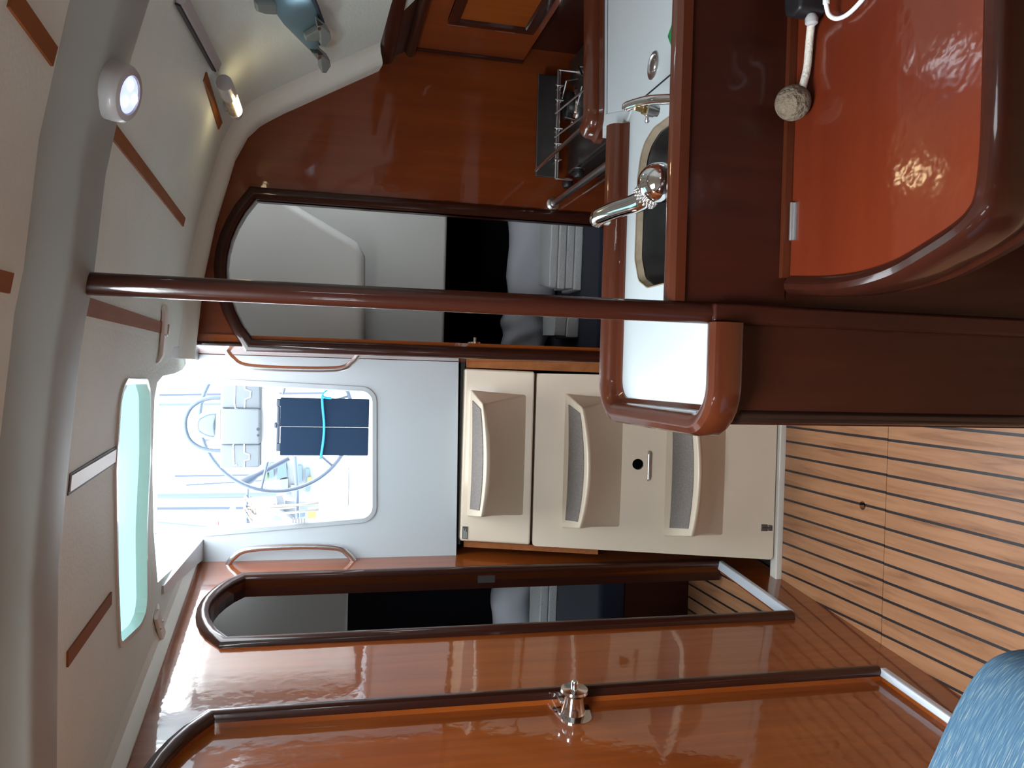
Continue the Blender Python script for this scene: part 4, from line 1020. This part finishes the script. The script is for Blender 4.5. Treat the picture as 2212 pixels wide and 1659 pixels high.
# hinged side port with its clamps
PN = Vector((-.297, 0, -.17)).normalized(); PP = Vector((.735, 2.0, 1.651))
def aP(x, y, h=0): return at(x, y, PN, PP + PN * h)
w2 = bpy.data.objects.new('window_2', None); C.objects.link(w2); w2.location = aP(640, 40); w2['kind'] = 'structure'
gl = [(585, -260), (590, -60), (592, 23), (612, 50), (666, 104), (681, 114), (690, 90), (694, 44), (683, 15), (664, -30), (652, -260)]
g3 = [aP(x, y, .022) for x, y in gl]
bm = B(); prism(bm, g3, PN * .006); obj('pane', bm, 'port_glass', w2, bevel=.002)
bm = B(); tube(bm, [p + PN * .003 for p in (g3[6], g3[7], g3[8], g3[9], g3[10])], .006, 8); obj('seal', bm, 'boat_blue', w2, smooth='auto')
fr = [aP(x, y, .002) for x, y in ((586, -30), (588, 28), (668, 112), (690, 108), (698, 40), (688, 8), (668, -30))]
bm = B(); hexa(bm, fr, [p + PN * .004 for p in fr]); obj('frame', bm, 'headliner_cove', w2)
def clamp(c, pts):
    cl_ = bpy.data.objects.new('clamp', None); C.objects.link(cl_); cl_.parent = w2; cl_.location = aP(*c, .03) - Vector(w2.location)
    for nm, mt, poly, h0, h1 in pts:
        bm = B(); prism(bm, [aP(x, y, h0) for x, y in poly], PN * h1); obj(nm, bm, mt, cl_, bevel=.0025 if nm in ('lever', 'body') else 0)
clamp((690, 58), [('lever', 'clamp_grey', [(654, 68), (682, 52), (690, 62), (684, 76), (655, 78)], .030, .014), ('body', 'clamp_grey', [(679, 30), (704, 52), (706, 66), (694, 84), (684, 80)], .028, .022), ('insert', 'rubber', [(683, 40), (697, 52), (686, 54)], .051, .002), ('pin', 'steel', arc(689, 60, 4, 0, 2 * PI * .9, 10), .052, .002)])
clamp((694, 120), [('lever', 'clamp_grey', [(668, 104), (684, 106), (684, 124)], .030, .012), ('body', 'clamp_grey', [(681, 94), (704, 114), (706, 126), (696, 142), (687, 141)], .028, .022), ('insert', 'rubber', [(684, 104), (697, 116), (687, 118)], .051, .002), ('pin', 'steel', arc(690, 122, 4, 0, 2 * PI * .9, 10), .052, .002)])
bm = B(); prism(bm, [aP(x, y, .028) for x, y in ((545, -6), (592, -4), (592, 20), (565, 18), (548, 12))], PN * .014); obj('hinge', bm, 'clamp_grey', w2, bevel=.004)

# ================================================================== SETTEE CORNER
YS = .86
so = [(2060, 1800), (1968, 1725), (1995, 1659), (2038, 1562), (2074, 1492), (2110, 1440), (2150, 1410), (2212, 1397), (2330, 1402), (2330, 1800)]
sp3 = [aY(x, y, YS) for x, y in so]
se = thing('settee', 'blue flecked settee cushion with a rounded corner, low beside the wooden partition', 'sofa', (sp3[7].x - .3, .6, 0))
bm = B(); prism(bm, spline(sp3[1:9], 4) + [sp3[-1], sp3[0]], (0, -.42, 0)); cu = obj('cushion', bm, 'heather_blue', se, bevel=.045, seg=5)
zlow = sp3[-1].z
bm = B(); box(bm, sp3[0].x + .01, sp3[7].x - .03, .46, .83, 0, min(sp3[-1].z, sp3[8].z)); obj('base', bm, 'mahogany_deep', se)

# ================================================================== COCKPIT AND MARINA
bm = B(); hexa(bm, [(-.70, 2.72, 1.20), (.03, 2.72, 1.20), (.03, 6.6, 1.20), (-1.08, 6.6, 1.20)], [(-.70, 2.72, 1.30), (.03, 2.72, 1.30), (.03, 6.6, 1.30), (-1.08, 6.6, 1.30)]); obj('deck_cockpit', bm, 'deck_white', kind='structure')
tb = thing('cockpit_table', 'dark folded cockpit table in the hatch opening, tied round with blue cord', 'table', (-.4, 3.6, 1.30))
def leaf(x0, x1, y0, y1, Y, t, mat, name, par, bevel=.004):
    p, q = aY(x0, y0, Y), aY(x1, y1, Y); bm = B()
    box(bm, min(p.x, q.x), max(p.x, q.x), Y, Y + t, min(p.z, q.z), max(p.z, q.z)); return obj(name, bm, mat, par, bevel=bevel)
YT2 = 3.6
zb_ = 1.301
for (a, b_) in ((859, 921.5), (923, 984)):
    p, q = aY(606, a, YT2), aY(606, b_, YT2); bm = B(); box(bm, q.x, p.x, YT2, YT2 + .035, zb_, p.z); obj('leaf', bm, 'table_dark', tb, bevel=.003)
leaf(597, 606, 862, 878, YT2 + .005, .03, 'mast_grey', 'clip', tb); leaf(596, 606, 958, 975, YT2 + .005, .03, 'mast_grey', 'clip', tb)
leaf(598, 603, 878, 958, YT2 + .005, .03, 'mast_grey', 'bar', tb)
p = aY(597, 919, YT2); bm = B(); lathe(bm, [(.014, 0), (.011, .008), (0, .013)], (p.x, YT2 + .015, p.z), (0, 0, 1)); obj('knob', bm, 'mast_blue', tb, smooth='auto')
cd = [aY(x, y, YT2 - .008) for x, y in ((699, 853), (696, 857), (697, 880), (700, 915), (699, 945), (695, 975), (692, 992))]
bm = B(); tube(bm, spline(cd, 6), .0052, 8); tube(bm, spline([aY(*q, YT2 - .01) for q in ((696, 856), (704, 859), (716, 860))], 4), .005, 8); tube(bm, spline([aY(*q, YT2 - .01) for q in ((696, 856), (700, 848), (710, 841))], 4), .004, 8)
tcd = thing('tie_cord', 'bright blue cord tied round the dark cockpit table', 'cord', cd[3]); obj('strand', bm, 'cord_blue', tcd, smooth='auto')
# steering pedestal
YP = 4.4
pd = thing('steering_pedestal', 'pale steering pedestal with an instrument pod, seen through the hatch opening', 'pedestal', aY(900, 915, YP + .2))
def px_poly(pts, Y, t, mat, name, par, bevel=.0):
    bm = B(); prism(bm, [aY(x, y, Y) for x, y in pts], (0, t, 0)); return obj(name, bm, mat, par, bevel=bevel)
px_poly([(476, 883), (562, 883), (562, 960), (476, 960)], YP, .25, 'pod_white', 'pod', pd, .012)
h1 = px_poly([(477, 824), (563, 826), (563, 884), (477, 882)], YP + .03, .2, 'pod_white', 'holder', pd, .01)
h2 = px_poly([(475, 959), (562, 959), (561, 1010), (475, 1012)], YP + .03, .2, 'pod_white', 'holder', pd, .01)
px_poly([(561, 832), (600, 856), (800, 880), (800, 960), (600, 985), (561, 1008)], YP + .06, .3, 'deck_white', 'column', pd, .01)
def zl(pts, par, mat='deck_white', r=.0035, x0=380, y0=800, Y=YP + .027):
    bm = B(); tube(bm, [aY(x0 + a * .12658, y0 + b_ * .12658, Y) for a, b_ in pts], r, 6); obj('groove', bm, mat, par, smooth='auto')
zl([(1040, 225), (1005, 250), (1000, 560), (1015, 655), (1050, 658)], h1); zl([(1180, 205), (1178, 320), (1275, 360), (1272, 455), (1185, 490), (1172, 640)], h1)
zl([(1010, 1245), (975, 1270), (990, 1615), (1040, 1612)], h2); zl([(1165, 1255), (1165, 1400), (1190, 1420), (1255, 1440), (1250, 1520), (1170, 1540), (1165, 1650)], h2)
for (a, b_, r_) in ((1405, 1003, .009), (1405, 1108, .007)):
    p = aY(380 + a * .12658, 800 + b_ * .12658, YP); bm = B(); lathe(bm, [(r_, 0), (r_, .004), (0, .004)], p, (0, -1, 0), 14); obj('screw', bm, 'pod_mark', pd)
cc = aY(467, 918, YP + .1); r1 = (aY(467, 886, YP + .1) - aY(467, 951, YP + .1)).length / 2; hh = (aY(422, 918, YP + .1) - cc).length
bm = B(); lathe(bm, [(r1 * .98, 0), (r1, hh * .08), (r1 * .96, hh * .35), (r1 * .78, hh * .72), (r1 * .45, hh * .95), (0, hh)], cc, (0, 0, 1)); obj('compass_dome', bm, 'dome_blue', pd, smooth='auto')
px_poly([(466, 884), (476, 884), (476, 953), (466, 953)], YP + .02, .2, 'deck_white', 'compass_base', pd, .006)
bm = B(); tube(bm, spline([aY(*q, YP + .05) for q in ((476, 859), (455, 860), (428, 868), (407, 888), (399.5, 917), (408, 948), (430, 966), (455, 973), (476, 974))], 6), .0115, 12); obj('guard', bm, 'wheel_steel', pd, smooth='auto')
# steering wheel
YW = 4.85
wc_ = aY(600, 903, YW); rw = (aY(600, 903, YW) - aY(600, 1061, YW)).length
sw = thing('helm', 'large thin steel steering wheel behind the pale pedestal', 'wheel', wc_)
bm = B(); tube(bm, [wc_ + Vector((rw * math.cos(k * 2 * PI / 72), 0, rw * math.sin(k * 2 * PI / 72))) for k in range(72)], .0125, 10, closed=True); obj('rim', bm, 'wheel_steel', sw, smooth='auto')
for k in range(6):
    t = k * PI / 3 + .85; bm = B(); tube(bm, [wc_, wc_ + Vector((rw * math.cos(t), 0, rw * math.sin(t)))], .008, 8); obj('spoke', bm, 'wheel_steel', sw, smooth='auto')
bm = B(); lathe(bm, [(.06, 0), (.05, .04), (0, .05)], wc_, (0, -1, 0)); obj('hub', bm, 'wheel_steel', sw, smooth='auto')
# helm coaming
p, q = aY(690, 1018, 6.1), aY(728, 1121, 6.1)
hs = thing('helm_coaming', 'pale lilac-white coaming at the stern of the cockpit, lower left of the pedestal', 'coaming', (p.x - .3, 6.2, 1.30))
bm = B(); hexa(bm, [(q.x - .5, 5.95, 1.301), (p.x + .02, 5.95, 1.301), (p.x + .05, 6.12, 1.301), (q.x - .5, 6.12, 1.301)], [(q.x - .5, 6.05, aY(688, 1110, 6.1).z), (p.x, 6.05, aY(692, 1018, 6.1).z), (p.x + .02, 6.12, p.z), (q.x - .5, 6.12, p.z)]); obj('coaming', bm, 'pod_white', hs, bevel=.01)
# stern rail
def rail_px(pts, Y, r, mat='mast_grey', n=1):
    bm = B(); tube(bm, [aY(*q_, Y) for q_ in pts], r, 10); return bm
YR = 6.2
gr = thing('stern_rail', 'stainless stern rail of two horizontal bars behind the steering wheel', 'rail', aY(690, 1130, YR))
obj('bar', rail_px([(637, 985), (642, 1060), (644, 1180)], YR, .016), 'wheel_steel', gr, smooth='auto'); obj('bar', rail_px([(536, 1045), (534, 1090), (533, 1190)], YR, .013), 'wheel_steel', gr, smooth='auto')
p, q = aY(640, 1170, YR), aY(534, 1170, YR); bm = B(); tube(bm, [(p.x, YR, 1.30), (p.x, YR, q.z + .02)], .014, 10); obj('stanchion', bm, 'wheel_steel', gr, smooth='auto')
rp_ = thing('mooring_rope', 'tan mooring rope knotted on the stern rail, hanging in two lines', 'rope', aY(690, 1100, YR - .05))
for pts in (((535, 1090), (560, 1094), (640, 1091), (690, 1086)), ((535, 1096), (600, 1098), (640, 1094)), ((548, 1114), (600, 1110), (690, 1101))):
    bm = B(); tube(bm, spline([aY(*q_, YR - .05) for q_ in pts], 6), .010, 8); obj('line', bm, 'rope_tan', rp_, smooth='auto')
for (x, y) in ((537, 1088), (544, 1096), (536, 1110), (538, 1124)):
    p = aY(x, y, YR - .02); bm = B(); tube(bm, [p + Vector((.05 * math.cos(k * 2 * PI / 16), .03 * math.sin(k * 2 * PI / 16), .028 * math.sin(k * 2 * PI / 16 + 1))) for k in range(16)], .010, 8, closed=True); obj('knot', bm, 'rope_tan', rp_, smooth='auto')
bh = thing('boat_hook', 'dark slanting handle of a boat hook tied near the steering wheel rim', 'boat hook', aY(605, 1004, 5.6))
bm = B(); tube(bm, [aY(524, 1044, 5.6), aY(540, 1036, 5.6), aY(556, 1026, 5.6), aY(625, 990, 5.6)], [.032, .032, .018, .016], 12); obj('shaft', bm, 'mast_blue', bh, smooth='auto')
cl6 = thing('hatch_vent', 'small slotted plastic vent on the lower rim of the hatch opening', 'vent', aY(645, 1131, YC - .01))
for k in range(5):
    p = aY(633 + k * 6, 1127, YC - .012); bm = B(); box(bm, p.x - .004, p.x + .012, YC - .016, YC - .004, p.z - .0028, p.z + .0016); obj('slat', bm, 'grey_plastic', cl6)
# masts beyond
def mast(name, pts, Y, w, mat, lab):
    a, b_ = aY(*pts[0], Y), aY(*pts[1], Y); bm = B(); dr_ = (b_ - a)
    tube(bm, [a, b_], w, 8)
    t = thing(name, lab, 'mast', (b_.x, Y, b_.z), 'masts in the marina'); obj('pole', bm, mat, t, smooth='auto'); return t
mast('mast', [(280, 854), (700, 849)], 22, .034, 'mast_blue', 'thinner blue mast to the right of the compass dome, outermost on that side')
mast('mast', [(280, 875), (700, 870)], 18, .035, 'mast_grey', 'thick pale mast seen inside the pedestal guard, beside the compass dome')
mast('mast', [(280, 889), (700, 897)], 26, .03, 'boat_white', 'pale slightly tilted mast passing behind the compass dome')
m3 = mast('mast', [(280, 1072), (700, 1066)], 16, .055, 'mast_grey', 'thick pale mast with a furled sail beside it, near the stern rail')
p0, p1, p2 = aY(330, 1078, 16), aY(545, 1072, 16), aY(545, 1090, 16); pm = aY(440, 1080, 16)
bm = B(); prism(bm, [p0, pm, p2, p1], (0, .12, 0)); obj('furled_sail', bm, 'boat_white', m3)
mast('mast', [(280, 1099), (700, 1096)], 20, .04, 'mast_blue', 'mid blue mast to the left of the one with the furled sail')
mast('mast', [(280, 1122), (540, 1147)], 24, .03, 'mast_grey', 'leftmost grey mast, leaning, close to the left edge of the opening')
mast('mast', [(378, 1028.5), (700, 1024)], 26, .034, 'mast_blue', 'short dark mast with its tip showing left of the pedestal pod')
mast('mast', [(402, 1048), (700, 1030)], 28, .03, 'mast_blue', 'thin leaning dark mast ending beside the short dark one')
mast('mast', [(330, 990), (700, 975)], 30, .07, 'boat_white', 'broad faint white furled headsail next to the pedestal pod')
fg = thing('flag', 'tiny red, white and blue flag flying left of the masts', 'flag', aY(477, 1131, 19))
for k, mt in enumerate(('flag_red', 'flag_white', 'flag_blue')):
    px_poly([(470 + k * 3, 1126), (473 + k * 3, 1126), (473 + k * 3, 1136), (470 + k * 3, 1136)], 19, .02, mt, 'stripe', fg)
# neighbouring boats
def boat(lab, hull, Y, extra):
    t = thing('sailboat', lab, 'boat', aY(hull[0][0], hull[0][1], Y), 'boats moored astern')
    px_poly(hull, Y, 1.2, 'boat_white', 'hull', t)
    for nm, mt, poly, dy in extra: px_poly(poly, Y - dy, .25, mt, nm, t)
boat('white moored boat with blue covers and deck clutter, between the wheel and the stern rail', [(690, 990), (622, 985), (618, 1075), (690, 1085)], 11,
     [('spray_hood', 'boat_blue', [(600, 1004), (618, 1000), (620, 1030), (598, 1036)], .1), ('cover', 'boat_grey', [(604, 1036), (622, 1034), (622, 1064), (610, 1066)], .1), ('window', 'boat_blue', [(640, 1006), (652, 1005), (653, 1040), (642, 1042)], .05),
      ('window', 'boat_blue', [(660, 1012), (668, 1012), (668, 1062), (661, 1062)], .05), ('fender', 'fender_yellow', [(664, 1034), (672, 1034), (672, 1042), (664, 1042)], .2), ('stern', 'boat_grey', [(628, 1048), (636, 1048), (640, 1074), (630, 1074)], .1)])
boat('grey moored boat with a slanting white boom, left of the stern rail', [(690, 1086), (600, 1080), (586, 1130), (690, 1170)], 12.5,
     [('boom', 'boat_white', [(560, 1080), (570, 1078), (640, 1128), (630, 1140)], .3), ('cover', 'boat_grey', [(596, 1072), (610, 1070), (616, 1092), (600, 1096)], .2), ('window', 'boat_grey', [(610, 1100), (622, 1100), (624, 1124), (612, 1128)], .1),
      ('fender', 'fender_yellow', [(665, 1103), (682, 1101), (683, 1118), (664, 1123)], .5), ('locker', 'boat_blue', [(648, 1106), (658, 1106), (658, 1116), (648, 1118)], .4), ('rail', 'mast_blue', [(628, 1072), (630, 1070), (686, 1064), (686, 1067)], .5)])
boat('distant white boat with green hedge behind, right of the stern rail', [(620, 992), (566, 1000), (566, 1036), (600, 1044), (625, 1040)], 18,
     [('cover', 'boat_blue', [(580, 1004), (590, 1002), (592, 1030), (582, 1032)], .2), ('window', 'boat_grey', [(602, 1006), (608, 1006), (608, 1030), (603, 1030)], .2), ('awning', 'tree_green', [(572, 1018), (577, 1018), (578, 1036), (572, 1036)], .2)])

# ================================================================== LIGHT, CAMERA
w = bpy.data.worlds.new('World'); bpy.context.scene.world = w; w.use_nodes = True
nt = w.node_tree; bg = nt.nodes['Background']; bg.inputs['Color'].default_value = (.86, .94, 1., 1); bg.inputs['Strength'].default_value = 7.5
def area(name, loc, rot, sx, sy, e, col=(1, 1, 1), portal=False):
    l = bpy.data.lights.new(name, 'AREA'); l.shape = 'RECTANGLE'; l.size = sx; l.size_y = sy; l.energy = e; l.color = col
    o = bpy.data.objects.new(name, l); C.objects.link(o); o.location = loc; o.rotation_euler = rot
    if portal: l.cycles.is_portal = True
    return o
area('saloon_hatch_daylight', (-.39, .58, 1.90), (0, 0, 0), .58, .56, 22, (.92, .97, 1))
area('companionway_portal', (-.29, 2.35, 2.03), (0, 0, 0), .56, .75, 1, portal=True)
area('doorway_portal', (-.29, 2.74, 1.68), (PI / 2, 0, PI), .56, .75, 1, portal=True)
lp = bpy.data.lights.new('reading_lamp_bulb', 'POINT'); lp.energy = .12; lp.color = (1, .78, .42); lp.shadow_soft_size = .012
o = bpy.data.objects.new('reading_lamp_bulb', lp); C.objects.link(o); o.location = c0 + ax * L * .6 + nrm * .034

cam = bpy.data.cameras.new('Camera'); cam.sensor_width = 36; cam.sensor_fit = 'HORIZONTAL'; cam.lens = 36 * F / 2212; cam.clip_start = .02; cam.clip_end = 500
co = bpy.data.objects.new('Camera', cam); C.objects.link(co)
X = RM @ Vector((1, 0, 0)); Yv = RM @ Vector((0, -1, 0)); Zv = RM @ Vector((0, 0, -1))
co.matrix_world = Matrix(((X.x, Yv.x, Zv.x, 0), (X.y, Yv.y, Zv.y, 0), (X.z, Yv.z, Zv.z, H), (0, 0, 0, 1)))
sc = bpy.context.scene; sc.camera = co
sc.view_settings.view_transform = 'Standard'; sc.view_settings.look = 'None'; sc.view_settings.gamma = 1; sc.view_settings.use_curve_mapping = False
sc.view_settings.exposure = 0.5
sc.cycles.max_bounces = 14; sc.cycles.diffuse_bounces = 8; sc.cycles.glossy_bounces = 6; sc.cycles.transmission_bounces = 8
